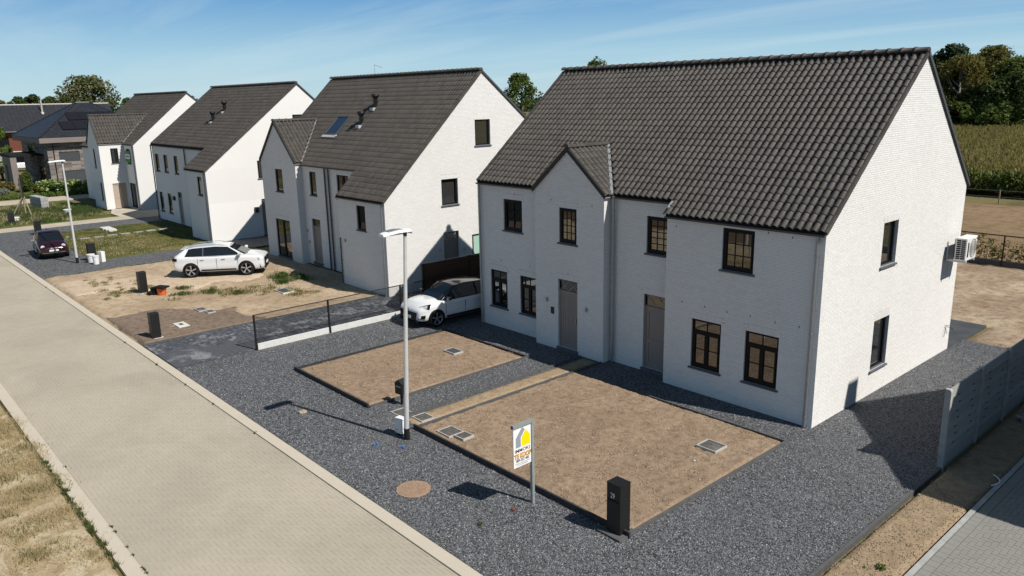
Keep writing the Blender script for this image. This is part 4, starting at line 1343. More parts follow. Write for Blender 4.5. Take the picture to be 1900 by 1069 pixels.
while y < 1.5:
    x = -20.9 - (.1 if k_ % 2 else 0)
    while x < -17.45:
        xa, xb = max(x, -20.9), min(x + .2, -17.43)
        if xb - xa > .03 and not (xb > -20.42 and y > 0 and xa < -20.42):
            o_.append((xa + .003, y + .003, -.002)); a_.append((xb - xa - .006, 0, 0)); b_.append((0, .094, 0)); c_.append((0, 0, .016 + random.uniform(-.002, .002)))
        x += .2
    y += .1; k_ += 1
split_pieces("paver", o_, a_, b_, c_, M['dark_paver'], dp)
edging("driveway_edging", [(-20.98, -10.6), (-20.98, -.05)], .045, .07, M['edging_grey'])

# ---- plot of house 3
sheet("gravel_apron", [(-56.9, -10.64), (-37.4, -10.64), (-37.4, -7.3), (-56.9, -7.3)], -.006, M['gravel_far'], depth=.2)
sheet("gravel_drive", [(-40.4, -7.3), (-37.4, -7.3), (-37.4, 11.0), (-40.85, 11.0), (-40.85, -.1), (-40.4, -.1)], -.005, M['gravel_far'], depth=.2)
relief("lawn", -53.9, -40.4, -7.3, -.1, .02, M['lawn'], .03, .3, .9, seed=71.0)
relief("lawn_margin", -53.9, -44.3, -.1, 1.38, .018, M['lawn_green'], .03, .3, .9, seed=72.0)
sheet("gravel_drive", [(-56.9, -7.3), (-53.9, -7.3), (-53.9, 10), (-56.9, 10)], -.004, M['gravel_far'], depth=.2)
stp = []
for i in range(7):
    y = -5.9 + i * .86
    m = MB(); x = -49.3 + .05 * math.sin(i * 2.1)
    m.box(x - .22, x + .22, y, y + .62, -.05, .045)
    q = m.obj("stepping_stone", M['concrete'], None); bevel(q, .012)
    stp.append(q)
    q["label"] = ("first", "second", "third", "fourth", "fifth", "sixth", "last")[i] + " grey stepping stone across the lawn, counted from the gravel towards the house"; q["category"] = "paving slab"; q["group"] = "stepping stones across the lawn"

# ---- plot of house 4 and beyond
sheet("concrete_drive", [(-59.1, -10.64), (-56.9, -10.64), (-56.9, 12), (-61.65, 12), (-61.65, 1.9), (-64.2, 1.9), (-64.2, .2), (-61.5, -.6), (-59.1, -.6)], .004, M['concrete_path'], depth=.25)
relief("front_lawn", -75.5, -59.1, -8.9, -.6, .03, M['lawn_green'], .045, .3, .9, seed=81.0)
sheet("concrete_apron", [(-76, -10.64), (-59.1, -10.64), (-59.1, -8.9), (-76, -8.9)], .002, M['concrete_path'], depth=.25)
sheet("concrete_path", [(-79.6, -10.64), (-76.0, -10.64), (-76.0, 10), (-79.6, 10)], .006, M['concrete_path'], depth=.25)
relief("garden_bed", -98, -79.7, -10.6, 3.0, .0, M['lawn_green'], .05, .6, .6, seed=85.0)

# ---- small lids and stones on the ground
def lid(x, y, w, d, mat_in, label, name="inspection_cover", z=.03, rz=0.0, frame=None, tilt=0.0, cat="drain cover", domed=False):
    t = thing(name, label, cat, (x, y, z), rz)
    if tilt:
        t.rotation_euler = (tilt, 0, rz)
    fr = MB(); b = .028
    fr.box(-w / 2, w / 2, -d / 2, -d / 2 + b, -.06, .022); fr.box(-w / 2, w / 2, d / 2 - b, d / 2, -.06, .022)
    fr.box(-w / 2, -w / 2 + b, -d / 2 + b, d / 2 - b, -.06, .022); fr.box(w / 2 - b, w / 2, -d / 2 + b, d / 2 - b, -.06, .022)
    fr.obj("cover_frame", frame or M['lid_frame'], t)
    pm = MB()
    if domed:
        x1, y1 = w / 2 - b, d / 2 - b
        pm.add([(-x1, -y1, .0), (x1, -y1, .0), (x1, y1, .0), (-x1, y1, .0), (0, 0, .05)], [(0, 1, 4), (1, 2, 4), (2, 3, 4), (3, 0, 4)])
        pm.box(-.03, .03, -.02, .02, .035, .055)
    else:
        n = 7
        pm.box(-w / 2 + b, w / 2 - b, -d / 2 + b, d / 2 - b, -.05, .008)
        for i in range(n):
            for j in range(n):
                xx, yy = -w / 2 + b + (w - 2 * b) * (i + .5) / n, -d / 2 + b + (d - 2 * b) * (j + .5) / n
                pm.box(xx - .016, xx + .016, yy - .016, yy + .016, .008, .014)
    pm.obj("cover_plate", mat_in, t)
    return t
lid(-7.93, -7.08, .50, .44, M['iron'], "square cover with pale frame in the narrow sand strip beside lamp post")
lid(-8.72, -7.28, .50, .44, M['iron'], "square cover lying in the gravel path just behind lamp post", z=.0)
lid(-6.55, -7.18, .56, .50, M['iron'], "larger of two joined covers near the corner of the wide soil bed", z=.07)
lid(-6.08, -7.08, .40, .38, M['iron'], "smaller cover joined to a bigger one in the wide soil bed", z=.075, rz=.05)
lid(-1.15, -2.95, .58, .52, M['iron'], "shallow pyramid cover alone at the house end of the wide soil bed", domed=True, z=.08)
lid(-11.92, -2.90, .62, .42, M['zinc_dark'], "dark flat cover in soil bed nearest the white car with black roof", z=.08)
lid(-25.0, -2.95, .95, .55, M['zinc_dark'], "dark rectangular cover with white edge on the sand before house with skylight", z=.05, frame=M['concrete_pale'])
lid(-24.5, -7.1, .62, .40, M['iron'], "bigger of two covers in dark raked soil by the lattice fence", z=.05)
lid(-23.85, -6.95, .50, .34, M['iron'], "smaller of two covers in dark raked soil by the lattice fence", z=.05)
t = thing("meter_pit_cover", "pale concrete lid with blue centre in dark raked soil", "drain cover", (-22.65, -8.6, .04))
m = MB(); m.box(-.38, .38, -.22, .22, -.08, .03); bevel(m.obj("lid_slab", M['concrete_pale'], t), .01)
m = MB(); m.box(-.13, .13, -.07, .07, .031, .04); m.obj("lid_centre", M['zinc_dark'], t)
t = thing("manhole_cover", "round rusty manhole cover set in the gravel beside the kerb", "manhole cover", (-4.72, -9.66, .0))
m = MB(); m.cyl((0, 0, -.08), (0, 0, .012), .40, None, 40); m.obj("cover_ring", M['rust'], t)
m = MB(); m.cyl((0, 0, -.05), (0, 0, .016), .345, None, 36)
for i in range(-6, 7):
    for j in range(-6, 7):
        if math.hypot(i, j) < 6.4:
            m.box(i * .05 - .015, i * .05 + .015, j * .05 - .015, j * .05 + .015, .016, .023)
m.obj("cover_disc", M['rust'], t)
t = thing("stone_slab", "broken pale slab lying on lawn before house with two roof vents", "slab", (-52.0, -3.35, .06))
m = MB(); m.box(-1.0, -.1, -.35, .3, -.05, .10); m.box(-.06, .55, -.3, .36, -.05, .08); m.box(.6, 1.0, -.25, .3, -.05, .09)
bevel(m.obj("slab_piece", M['concrete_pale'], t), .02)
def stone(name, x, y, s, mat, label, z=.02, cat="stone"):
    bm = bmesh.new(); bmesh.ops.create_icosphere(bm, subdivisions=2, radius=s)
    for v in bm.verts:
        v.co *= 1 + .35 * mnoise.noise(v.co * (2.2 / s) + Vector((x, y, 0)))
        v.co.z *= .55
    me = bpy.data.meshes.new(name); bm.to_mesh(me); bm.free(); me.materials.append(mat)
    return put(name, me, None, None, label, cat, None, (x, y, z))
stone("stone", -5.05, -6.05, .055, M['concrete_pale'], "small pale stone on the wide soil bed near its covers", .06)
stone("stone", -2.42, -8.62, .05, M['red_brick'], "reddish brick chip in gravel near foot of the sale sign")
stone("stone", -1.0, -3.9, .03, M['concrete_pale'], "tiny white pebble in wide soil bed near pyramid cover", .05)
stone("stone", -10.75, -9.35, .12, M['wood_pale'], "brown brick fragment alone in gravel before the nearer soil bed")
for (x, y, l) in ((-6.72, -8.62, "crumpled blue plastic cap in the gravel closest to lamp post foot"), (-7.35, -9.0, "second blue plastic scrap in the gravel, farther towards the kerb")):
    t = thing("plastic_scrap", l, "litter", (x, y, .01))
    m = MB()
    r = random.Random(int(x * 100))
    for i in range(6):
        a = r.uniform(0, 6.28); q = Vector((math.cos(a) * .05, math.sin(a) * .05, .005))
        m.obox(q * .5, (math.cos(a + .7) * .05, math.sin(a + .7) * .05, r.uniform(.0, .03)), (-.035 * math.sin(a), .035 * math.cos(a), .01), (0, 0, .008))
    m.obj("scrap", M['blue'], t)
# ------------------------------------------------------------------ street lamps
def street_lamp(x, y, h, label, lean=(0, 0)):
    t = thing("street_lamp", label, "street lamp", (x, y, 0), 0, "street lamps along the kerb")
    m = MB(); n = 6
    for i in range(n):
        a, b = i / n, (i + 1) / n
        p = lambda q: Vector((lean[0] * q, lean[1] * q, .3 + (h - .34) * q))
        m.cyl(p(a), p(b), .068 - .026 * a, .068 - .026 * b, 16, False)
    m.obj("pole", M['alu'], t, smooth=True)
    m = MB(); m.cyl((0, 0, -.2), (0, 0, .32), .078, None, 16); m.obj("pole_foot", M['rubber'], t)
    m = MB(); m.cyl((lean[0], lean[1], h - .06), (lean[0], lean[1], h + .04), .045, .06, 12); m.obj("pole_head", M['zinc_dark'], t)
    m = MB(); X, Y = lean
    prof = [(.16, h + .03, .10), (.10, h + .10, .15), (-.25, h + .11, .165), (-.62, h + .075, .15), (-.70, h + .05, .12)]
    prev = None
    for (yy, zz, w) in prof:
        ring = [(X - w, Y + yy, zz - .045), (X + w, Y + yy, zz - .045), (X + w * .9, Y + yy, zz), (X + w * .5, Y + yy, zz + .02), (X - w * .5, Y + yy, zz + .02), (X - w * .9, Y + yy, zz)]
        if prev:
            m.add(prev + ring, [(i, (i + 1) % 6, 6 + (i + 1) % 6, 6 + i) for i in range(6)])
        else:
            m.add(ring, [(0, 1, 2, 3, 4, 5)])
        prev = ring
    m.add(prev, [(5, 4, 3, 2, 1, 0)])
    m.obj("lamp_head", M['white_metal'], t)
    m = MB()
    for i in range(7):
        yy = -.14 - i * .06
        m.box(X - .10, X + .10, Y + yy - .018, Y + yy + .018, h + .11, h + .145 - abs(i - 3) * .004)
    m.obj("cooling_fin", M['galv'], t)
    m = MB(); m.box(X - .10, X + .10, Y - .58, Y - .12, h + .012, h + .03); m.obj("lamp_lens", M['lamp_glass'], t)
    return t
street_lamp(-7.1, -8.2, 5.55, "tall street lamp beside the wide soil bed with small white box at foot", (.155, .17))
street_lamp(-40.4, -8.18, 5.75, "street lamp in front of the maroon car with white buckets nearby", (-.15, .05))

# ------------------------------------------------------------------ mailbox pillars
def pillar(x, y, h, label, w=.34, d=.34, foot=True, number=False, rz=0.0, plate=None):
    t = thing("mailbox_pillar", label, "mailbox pillar", (x, y, 0), rz, "black mailbox pillars by the street")
    m = MB(); m.box(-w / 2, w / 2, -d / 2, d / 2, -.1, h)
    bevel(m.obj("pillar_body", M['black'], t), .006)
    m = MB(); m.box(-w / 2 - .004, w / 2 + .004, -d / 2 - .004, d / 2 + .004, h + .001, h + .014); m.obj("pillar_cap", M['black'], t)
    m = MB(); m.box(-w / 2 + .04, w / 2 - .04, -d / 2 - .007, -d / 2 - .001, h - .38, h - .34); m.obj("letter_slot", M['frame'], t)
    if foot:
        m = MB(); m.box(-w / 2 - .06, w / 2 + .06, -d / 2 - .06, d / 2 + .06, -.1, .035); m.obj("pillar_foot", M['concrete_pale'] if foot is True else foot, t)
    if plate:
        m = MB(); m.box(-.06, .06, -d / 2 - .008, -d / 2 - .001, h - .28, h - .18); m.obj("pillar_plate", M['zinc_dark'], t)
    return t
def text(parent, name, s, size, loc, rot, mat, ext=.001, align='CENTER', sx=1.0, bold=0.0):
    c = bpy.data.curves.new(name, 'FONT'); c.body = s; c.size = size; c.align_x = align; c.align_y = 'CENTER'
    c.extrude = ext; c.offset = bold; c.resolution_u = 3
    c.materials.append(mat)
    tmp = bpy.data.objects.new(name, c); COL.objects.link(tmp)
    bpy.context.view_layer.update()
    me = bpy.data.meshes.new_from_object(tmp.evaluated_get(bpy.context.evaluated_depsgraph_get()))
    bpy.data.objects.remove(tmp); bpy.data.curves.remove(c)
    o = put(name, me, parent)
    o.location = loc; o.rotation_euler = rot; o.scale = (sx, 1, 1)
    return o
p29 = pillar(-.255, -7.64, 1.13, "nearest black mailbox pillar, numbered 29, on a corner of soil bed", .36, .32, foot=False)
text(p29, "house_number", "29", .17, (-.02, -.163, .87), (R(90), 0, 0), M['number_white'], .001, sx=.68, bold=.002)
m = MB(); m.box(-.32, .30, -.30, .26, -.1, .045); bevel(m.obj("pillar_foot", M['edging_grey'], p29), .008)
pillar(-21.64, -9.92, 1.0, "black mailbox pillar on white foot in dark raked soil by the kerb", .30, .34)
pillar(-29.8, -7.85, 1.03, "black mailbox pillar standing in weeds beside orange service cap", .36, .36, plate=True)
pillar(-40.55, -7.35, 1.0, "black mailbox pillar next to the white buckets", .38, .40, foot=False)
pillar(-53.9, -7.45, .95, "dark mailbox pillar right behind the maroon car", .38, .40, foot=False)
pillar(-61.15, -7.8, .93, "farthest dark mailbox pillar, at the lawn corner by wooden easel", .40, .40, foot=False)

# white meter box and small letter box behind the near lamp
t = thing("meter_box", "small white utility box standing against foot of near street lamp", "utility box", (-7.46, -8.14, 0), R(8))
m = MB(); m.prism([(-.14, -.10, .06), (.14, -.10, .06), (.14, -.10, .46), (-.14, -.10, .46)], (0, .20, 0))
bevel(m.obj("box_body", M['white'], t), .02, 2)
m = MB(); m.box(-.15, .15, -.11, .11, .455, .49); bevel(m.obj("box_lid", M['white'], t), .01)
m = MB(); m.box(-.10, .10, -.07, .07, -.05, .07); m.obj("box_foot", M['rubber'], t)
m = MB(); m.cyl((-.06, -.105, .16), (-.06, -.10, .16), .018, None, 8); m.obj("box_lock", M['zinc_dark'], t)
t = thing("letter_box", "small black house-shaped letter box on post behind near street lamp", "letter box", (-9.25, -6.9, 0), R(6))
m = MB(); m.prism([(-.16, -.11, .34), (.16, -.11, .34), (.16, -.11, .68), (0, -.11, .80), (-.16, -.11, .68)], (0, .22, 0)); m.obj("box_body", M['black'], t)
m = MB(); m.box(-.03, .03, -.03, .03, -.1, .34); m.obj("box_post", M['black'], t)
m = MB(); m.box(-.11, .11, -.116, -.111, .56, .60); m.obj("letter_slot", M['galv'], t)

# ------------------------------------------------------------------ estate agent's sign
sg = thing("sale_sign", "white sale sign with grey and yellow house logo hanging from galvanised post", "sale sign", (-2.36, -8.08, 0))
m = MB(); m.box(-.035, .035, -.035, .035, -.3, 1.93); m.obj("sign_post", M['galv'], sg)
m = MB(); m.box(-.037, .037, -.58, .037, 1.931, 2.01); m.obj("sign_arm", M['galv'], sg)
m = MB(); m.box(-.03, .03, -.588, -.581, 1.938, 2.003); m.obj("arm_cap", M['black'], sg)
BY0, BY1, BZ0, BZ1 = -.555, -.045, 1.01, 1.925
m = MB(); m.box(-.012, .012, BY0, BY1, BZ0, BZ1); bd = m.obj("sign_board", M['sign_white'], sg)
def on_board(poly, mat, name, off=.0135):
    # board seen from +X: u runs to the right (increasing y), v upwards, both 0..1
    for s_ in (1, -1):
        mm = MB()
        pts = []
        for u, v in poly:
            uu = u if s_ > 0 else 1 - u
            pts.append((s_ * off, BY0 + (BY1 - BY0) * uu, BZ0 + (BZ1 - BZ0) * v))
        mm.prism(pts, (s_ * .0012, 0, 0)); mm.obj(name, mat, bd)
on_board([(.13, .50), (.41, .50), (.41, .735), (.66, .905), (.50, .985), (.13, .74)], M['logo_grey'], "logo_house")
on_board([(.47, .50), (.95, .50), (.95, .735), (.71, .895), (.47, .73)], M['yellow'], "logo_house")
for s_ in (1, -1):
    rot = (R(90), 0, R(90) if s_ > 0 else R(-90))
    X_ = s_ * .0135; yc = (BY0 + BY1) / 2
    text(bd, "sign_lettering", "IMMOKI", .112, (X_, yc, BZ0 + .375), rot, M['sign_black'], .001, sx=1.12, bold=.001)
    text(bd, "sign_lettering", "TE KOOP", .150, (X_ * .98, yc + .006 * s_, BZ0 + .246), rot, M['sign_black'], .0008, sx=.78, bold=.009)
    text(bd, "sign_lettering", "TE KOOP", .150, (X_ * 1.08, yc, BZ0 + .254), rot, M['sign_orange'], .001, sx=.78, bold=.003)
    text(bd, "sign_lettering", "089-353 400", .092, (X_, yc, BZ0 + .145), rot, M['sign_black'], .001, sx=.82, bold=.0015)
on_board([(.08, .085), (.92, .085), (.92, .093), (.08, .093)], M['sign_black'], "sign_rule")
for s_ in (1, -1):
    text(bd, "sign_lettering", "www.immoki.be", .05, (s_ * .0135, (BY0 + BY1) / 2, BZ0 + .045), (R(90), 0, R(90) if s_ > 0 else R(-90)), M['logo_grey'], .001, sx=.95)

# ------------------------------------------------------------------ lattice fence and brown screen by house 2's drive
fx = -17.36
lf = thing("lattice_fence", "low black wire fence on white concrete plinth along the charcoal driveway", "fence", (fx, -7.76, 0))
ys = [0.0, 3.0, 6.35, 7.5]
for y in ys[:4]:
    m = MB(); m.box(-.03, .03, y - .03, y + .03, -.3, 1.33); m.obj("fence_post", M['black'], lf)
m = MB(); m.cyl((0, 0, 1.315), (0, 7.5, 1.315), .02, None, 8); m.obj("top_rail", M['black'], lf)
for a, b in zip(ys[:-1], ys[1:]):
    m = MB(); m.box(-.028, .028, a + .05, b - .05, -.2, .23); bevel(m.obj("plinth_panel", M['plinth'], lf), .006)
    m = MB()
    H_ = 1.06; L_ = b - a; st = .055
    k_ = -int(H_ / st)
    while k_ * st < L_:
        for d_ in (1, -1):
            y0, z0_ = k_ * st, 0.0
            y1, z1_ = k_ * st + H_, H_
            if y0 < 0: z0_, y0 = -y0, 0.0
            if y1 > L_: z1_, y1 = H_ - (y1 - L_), L_
            if y1 - y0 > .01:
                if d_ < 0: ya, yb = L_ - y0, L_ - y1
                else: ya, yb = y0, y1
                p, q = Vector((.002 * d_, a + ya, .24 + z0_)), Vector((.002 * d_, a + yb, .24 + z1_))
                w_ = Vector((0, .0022, -.0022 * d_))
                m.add([p - w_, p + w_, q + w_, q - w_], [(0, 1, 2, 3)])
        k_ += 1
    m.obj("wire_mesh", M['black'], lf, "stuff", fix=False)
    m = MB(); m.box(-.006, .006, a, b, .40, .412); m.obj("tension_wire", M['black'], lf)
bs = thing("privacy_screen", "dark brown plank screen behind the white car with black roof", "fence", (fx, -.22, 0))
for y in (0, 2.55, 5.1):
    m = MB(); m.box(-.05, .05, y - .05, y + .05, -.2, 2.06); m.obj("screen_post", M['black'], bs)
for (a, b) in ((.05, 2.50), (2.60, 5.05)):
    for i in range(12):
        piece("plank", (-.02, a, .10 + i * .158), (0, 0, .151), (.04, 0, 0), (0, b - a, 0), M['brown_wood'], bs)
    m = MB(); m.box(-.03, .03, a, b, 2.0, 2.04); m.obj("top_rail", M['black'], bs)

# ------------------------------------------------------------------ grey plank fence at the right
pf = thing("plank_fence", "grey fence of overlapping concrete planks between rounded posts", "fence", (3.2, .1, 0))
py = [0.0, 2.18, 4.28, 6.36, 8.44]
for y in py:
    m = MB(); n = 6
    prof = [(-.06, -.3), (.075, -.3), (.075, 1.90)] + [(.075 - .05 + .05 * math.cos(math.pi / 2 * i / n), 1.90 + .08 * math.sin(math.pi / 2 * i / n)) for i in range(1, n + 1)] + [(-.06, 1.98)]
    m.prism([(a, y - .065, z) for a, z in prof], (0, .13, 0)); m.obj("fence_post", M['concrete'], pf)
for a, b in zip(py[:-1], py[1:]):
    piece("plank", (-.02, a + .066, -.15), (0, 0, .43), (.045, 0, 0), (0, b - a - .132, 0), M['grey_plank'], pf)
    for i in range(8):
        z = .30 + i * .205
        piece("plank", (.012, a + .066, z - .02), (-.050, 0, .222), (.033, 0, .0074), (0, b - a - .132, 0), M['grey_plank'], pf)
    for i in range(7):  # black boxes on the seams stand for the dark open slots between planks
        for q_ in (.27, .72):
            y = a + (b - a) * (q_ + .05 * (i % 2))
            m = MB(); m.box(.0, .050, y - .05, y + .05, .30 + i * .205 + .163, .30 + i * .205 + .184); m.obj("dark_slot", M['black'], pf)
t = thing("timber_pallet", "bundle of weathered grey battens lying behind the plank fence", "pallet", (4.55, 4.75, 0), R(-4))
for i in range(7):
    m = MB(); x = -.95 + .03 * (i % 3); yy = -.45 + i * .15
    m.box(x, x + 2.1, yy, yy + .085, .10, .145); m.obj("batten", M['wood_pale'] if i % 2 else M['concrete'], t)
for x in (-.8, .1, .95):
    m = MB(); m.box(x, x + .09, -.47, .55, .0, .098); m.obj("bearer", M['wood_pale'], t)
t = thing("hose_offcut", "short bent piece of white pipe on shaded sand beside the grey paving", "pipe", (4.35, .1, .02))
m = MB(); pts = [(-.12, .38, .01), (-.02, .30, .02), (.08, .16, .02), (.10, .02, .015), (.06, -.10, .01), (.02, -.22, .01)]
m.tube(pts, .014, 8); m.obj("pipe", M['white'], t)

# ------------------------------------------------------------------ cooling unit on the gable
ac = thing("cooling_unit", "white cooling unit on a bracket high on the sunlit house side", "air conditioner", (0, 8.88, 3.33))
L0, L1 = .22, .98      # distance from the wall
y0_, y1_, z0_, z1_ = -.36, -.02, .0, .82
ac.rotation_euler = (0, 0, 0)
# the casing hangs lengthways along the wall, its grille end towards the street
m = MB(); m.box(.28, .62, -.52, .40, .04, .78); bevel(m.obj("casing", M['ac'], ac), .02, 2)
m = MB()
for i in range(10):
    for j in range(2):
        m.box(.32 + j * .14, .44 + j * .14, -.527, -.521, .10 + i * .064, .145 + i * .064)
m.obj("end_grille", M['frame'], ac)
m = MB()
for rr in (.30, .24, .18, .12, .06):
    n = 24
    for i in range(n):
        a0, a1 = 2 * math.pi * i / n, 2 * math.pi * (i + 1) / n
        m.add([(.628, .06 + rr * math.cos(a0), .41 + rr * math.sin(a0)), (.628, .06 + rr * math.cos(a1), .41 + rr * math.sin(a1)), (.628, .06 + (rr - .022) * math.cos(a1), .41 + (rr - .022) * math.sin(a1)), (.628, .06 + (rr - .022) * math.cos(a0), .41 + (rr - .022) * math.sin(a0))], [(0, 1, 2, 3)])
m.obj("fan_grille", M['zinc_dark'], ac, fix=False)
m = MB(); m.box(.621, .628, -.42, -.32, .16, .64); m.obj("side_vent", M['frame'], ac)
m = MB(); m.box(.622, .629, .30, .36, .68, .72); m.obj("maker_badge", M['tail_red'], ac)
m = MB()
for y in (-.40, .30):
    m.box(.005, .62, y - .022, y + .022, -.03, .035); m.box(.005, .045, y - .022, y + .022, .035, .62)
m.obj("bracket", M['ac'], ac)
m = MB(); m.tube([(.02, .55, .2), (.10, .5, .22), (.28, .42, .25)], .022, 8); m.obj("pipe", M['white'], ac)
t = thing("loose_cable", "loose black cable loop hanging from white wall above the terrace", "cable", (.01, 9.1, .8))
m = MB(); m.tube([(0, 0, .16), (.09, .12, .13), (.16, .30, .0), (.12, .36, -.06), (.06, .2, .05), (.03, .02, .12), (.04, -.08, -.12), (.03, -.10, -.24)], .008, 6); m.obj("cable", M['black'], t)

# ------------------------------------------------------------------ back fences
def mesh_fence(name, label, p0, p1, n, h, plinth, mat_pl, group=None):
    a, b = Vector((p0[0], p0[1], 0)), Vector((p1[0], p1[1], 0))
    t = thing(name, label, "fence", a[:], math.atan2(b.y - a.y, b.x - a.x))
    L = (b - a).length; s_ = L / n
    for i in range(n + 1):
        m = MB(); m.box(i * s_ - .03, i * s_ + .03, -.03, .03, -.2, h); m.obj("fence_post", M['black'], t)
    for i in range(n):
        if plinth:
            m = MB(); m.box(i * s_ + .04, (i + 1) * s_ - .04, -.03, .03, -.2, plinth); m.obj("plinth_panel", mat_pl, t)
        m = MB(); z0_ = plinth + .02
        x = i * s_ + .1
        while x < (i + 1) * s_:
            m.box(x - .0025, x + .0025, -.003, .003, z0_, h - .02); x += .12
        z = z0_
        while z < h:
            m.box(i * s_, (i + 1) * s_, -.004, .004, z - .003, z + .003); z += .2
        m.obj("wire_mesh", M['black'], t, "stuff", fix=False)
    m = MB(); m.box(0, L, -.022, .022, h - .02, h + .03); m.obj("top_rail", M['black'], t)
    return t
mesh_fence("mesh_fence", "black mesh fence on dark plinth at the end of the sandy back yard", (-15.5, 25.6), (9.5, 25.0), 10, 1.55, .28, M['edging_grey'])
wf = thing("wire_fence", "low wire fence running along the front edge of the maize field", "fence", (-40, 49.5, 0), R(1.5))
for i in range(12):
    m = MB(); m.box(i * 4.2 - .04, i * 4.2 + .04, -.04, .04, -.2, 1.02); m.obj("fence_post", M['wood_pale'] if i % 2 else M['black'], wf)
for z in (.45, .95):
    m = MB(); m.box(0, 46.2, -.008, .008, z, z + .018); m.obj("rail_wire", M['galv'], wf)

# ------------------------------------------------------------------ clutter near the far lamp
def bucket(x, y, h, r0, r1, label, tilt=0.0):
    t = thing("bucket", label, "bucket", (x, y, .01), .3)
    t.rotation_euler = (tilt, 0, .3)
    m = MB(); m.cyl((0, 0, 0), (0, 0, h), r0, r1, 20); m.obj("bucket_body", M['white'], t, smooth=False)
    m = MB(); m.cyl((0, 0, h - .07), (0, 0, h - .04), r1 + .008, r1 + .01, 20); m.cyl((0, 0, h - .015), (0, 0, h + .012), r1 + .012, None, 20); m.obj("bucket_rim", M['white'], t)
    m = MB(); n = 8
    m.tube([(r1 * math.cos(math.pi * i / n) * 1.03, -.02 - .5 * r1 * math.sin(math.pi * i / n), h - .06 - .25 * r1 * math.sin(math.pi * i / n)) for i in range(n + 1)], .005, 5); m.obj("bucket_handle", M['galv'], t)
    return t
bucket(-39.95, -7.55, .46, .17, .21, "wide ribbed white bucket beside a black mailbox pillar")
bucket(-39.15, -7.50, .48, .15, .17, "plain white bucket nearest to house with two roof vents")
t = thing("white_panel_box", "upright white carton standing behind the two white buckets", "box", (-39.7, -7.05, 0), .4)
m = MB(); m.box(-.16, .16, -.12, .12, .0, .60); bevel(m.obj("carton", M['white'], t), .01)
m = MB(); m.box(-.15, .15, -.11, .11, .6, .615); m.obj("carton_flap", M['concrete_pale'], t)
t = thing("service_cap", "orange and black service connection lying in the weeds", "pipe cap", (-28.85, -7.3, 0), .5)
m = MB(); m.cyl((0, 0, .0), (0, 0, .32), .20, .22, 18); m.obj("orange_collar", M['orange'], t)
m = MB(); m.box(-.30, .30, -.24, .24, .32, .40); bevel(m.obj("black_lid", M['rubber'], t), .02)
m = MB(); m.box(-.50, -.22, -.2, .15, .0, .34); m.box(-.62, -.4, -.3, -.05, .0, .15); bevel(m.obj("rubber_block", M['rubber'], t), .03)
# easel and blocks on the far lawn
t = thing("sign_easel", "tall timber frame with tripod feet standing on the farthest lawn", "easel", (-66.0, -6.0, 0), .2)
m = MB()
m.cyl((.2, 0, 0), (.15, 0, 3.2), .05, None, 6); m.cyl((.5, .3, 0), (.1, .1, 1.6), .045, None, 6); m.cyl((-.9, -.2, 0), (.1, .0, 1.6), .05, None, 6); m.cyl((-.4, -.8, 0), (.15, -.1, 1.5), .05, None, 6)
m.obj("easel_leg", M['wood_pale'], t, "stuff")
m = MB(); m.box(-.20, .12, -.02, .04, 1.3, 3.0); m.obj("easel_board", M['wood_pale'], t)
m = MB(); m.box(.13, .22, -.04, .05, 1.0, 3.4); m.obj("easel_pole", M['black'], t)
t = thing("block_stack", "grey stack of hollow concrete blocks on far lawn behind the easel", "block stack", (-71.0, -3.9, 0), .1)
for i in range(6):
    for j in range(3):
        m = MB(); m.box(-1.5 + i * .5, -1.03 + i * .5, -.3, .3, .02 + j * .34, .34 + j * .34)
        b_ = m.obj("block", M['concrete'], t); bevel(b_, .02)
for (x, y, l) in ((-62.3, -7.35, "white flower tub near the farthest mailbox pillar"), (-64.3, -3.2, "white plaster tub lying on far lawn close to projecting bay"), (-69.5, -7.6, "white tub at edge of the far lawn left of the easel")):
    t = thing("tub", l, "tub", (x, y, .03))
    m = MB(); m.cyl((0, 0, 0), (0, 0, .34), .24, .30, 14); m.obj("tub_body", M['white'], t)
    m = MB(); m.cyl((0, 0, .30), (0, 0, .36), .32, None, 14); m.obj("tub_rim", M['white'], t)

# ------------------------------------------------------------------ cars
def loft(st, name, mat, parent, subdiv=1):
    """st: list of (x, [(y, z) half profile from the bottom centre to the top centre]); mirrored in y"""
    m = MB(); rings = []
    for x, pr in st:
        right = [(x, -y, z) for y, z in pr]
        left = [(x, y, z) for y, z in reversed(pr[1:-1])]
        rings.append(right + left)
    n = len(rings[0])
    vs = [v for r in rings for v in r]
    fs = []
    for i in range(len(rings) - 1):
        for j in range(n):
            fs.append((i * n + j, i * n + (j + 1) % n, (i + 1) * n + (j + 1) % n, (i + 1) * n + j))
    fs.append(tuple(range(n - 1, -1, -1))); fs.append(tuple((len(rings) - 1) * n + j for j in range(n)))
    m.add(vs, fs)
    o = m.obj(name, mat, parent, smooth=True)
    if subdiv:
        s_ = o.modifiers.new("subdivision", 'SUBSURF'); s_.levels = subdiv; s_.render_levels = subdiv
    return o

def bake(o):
    dg = bpy.context.evaluated_depsgraph_get()
    me = bpy.data.meshes.new_from_object(o.evaluated_get(dg))
    o.modifiers.clear(); o.data = me

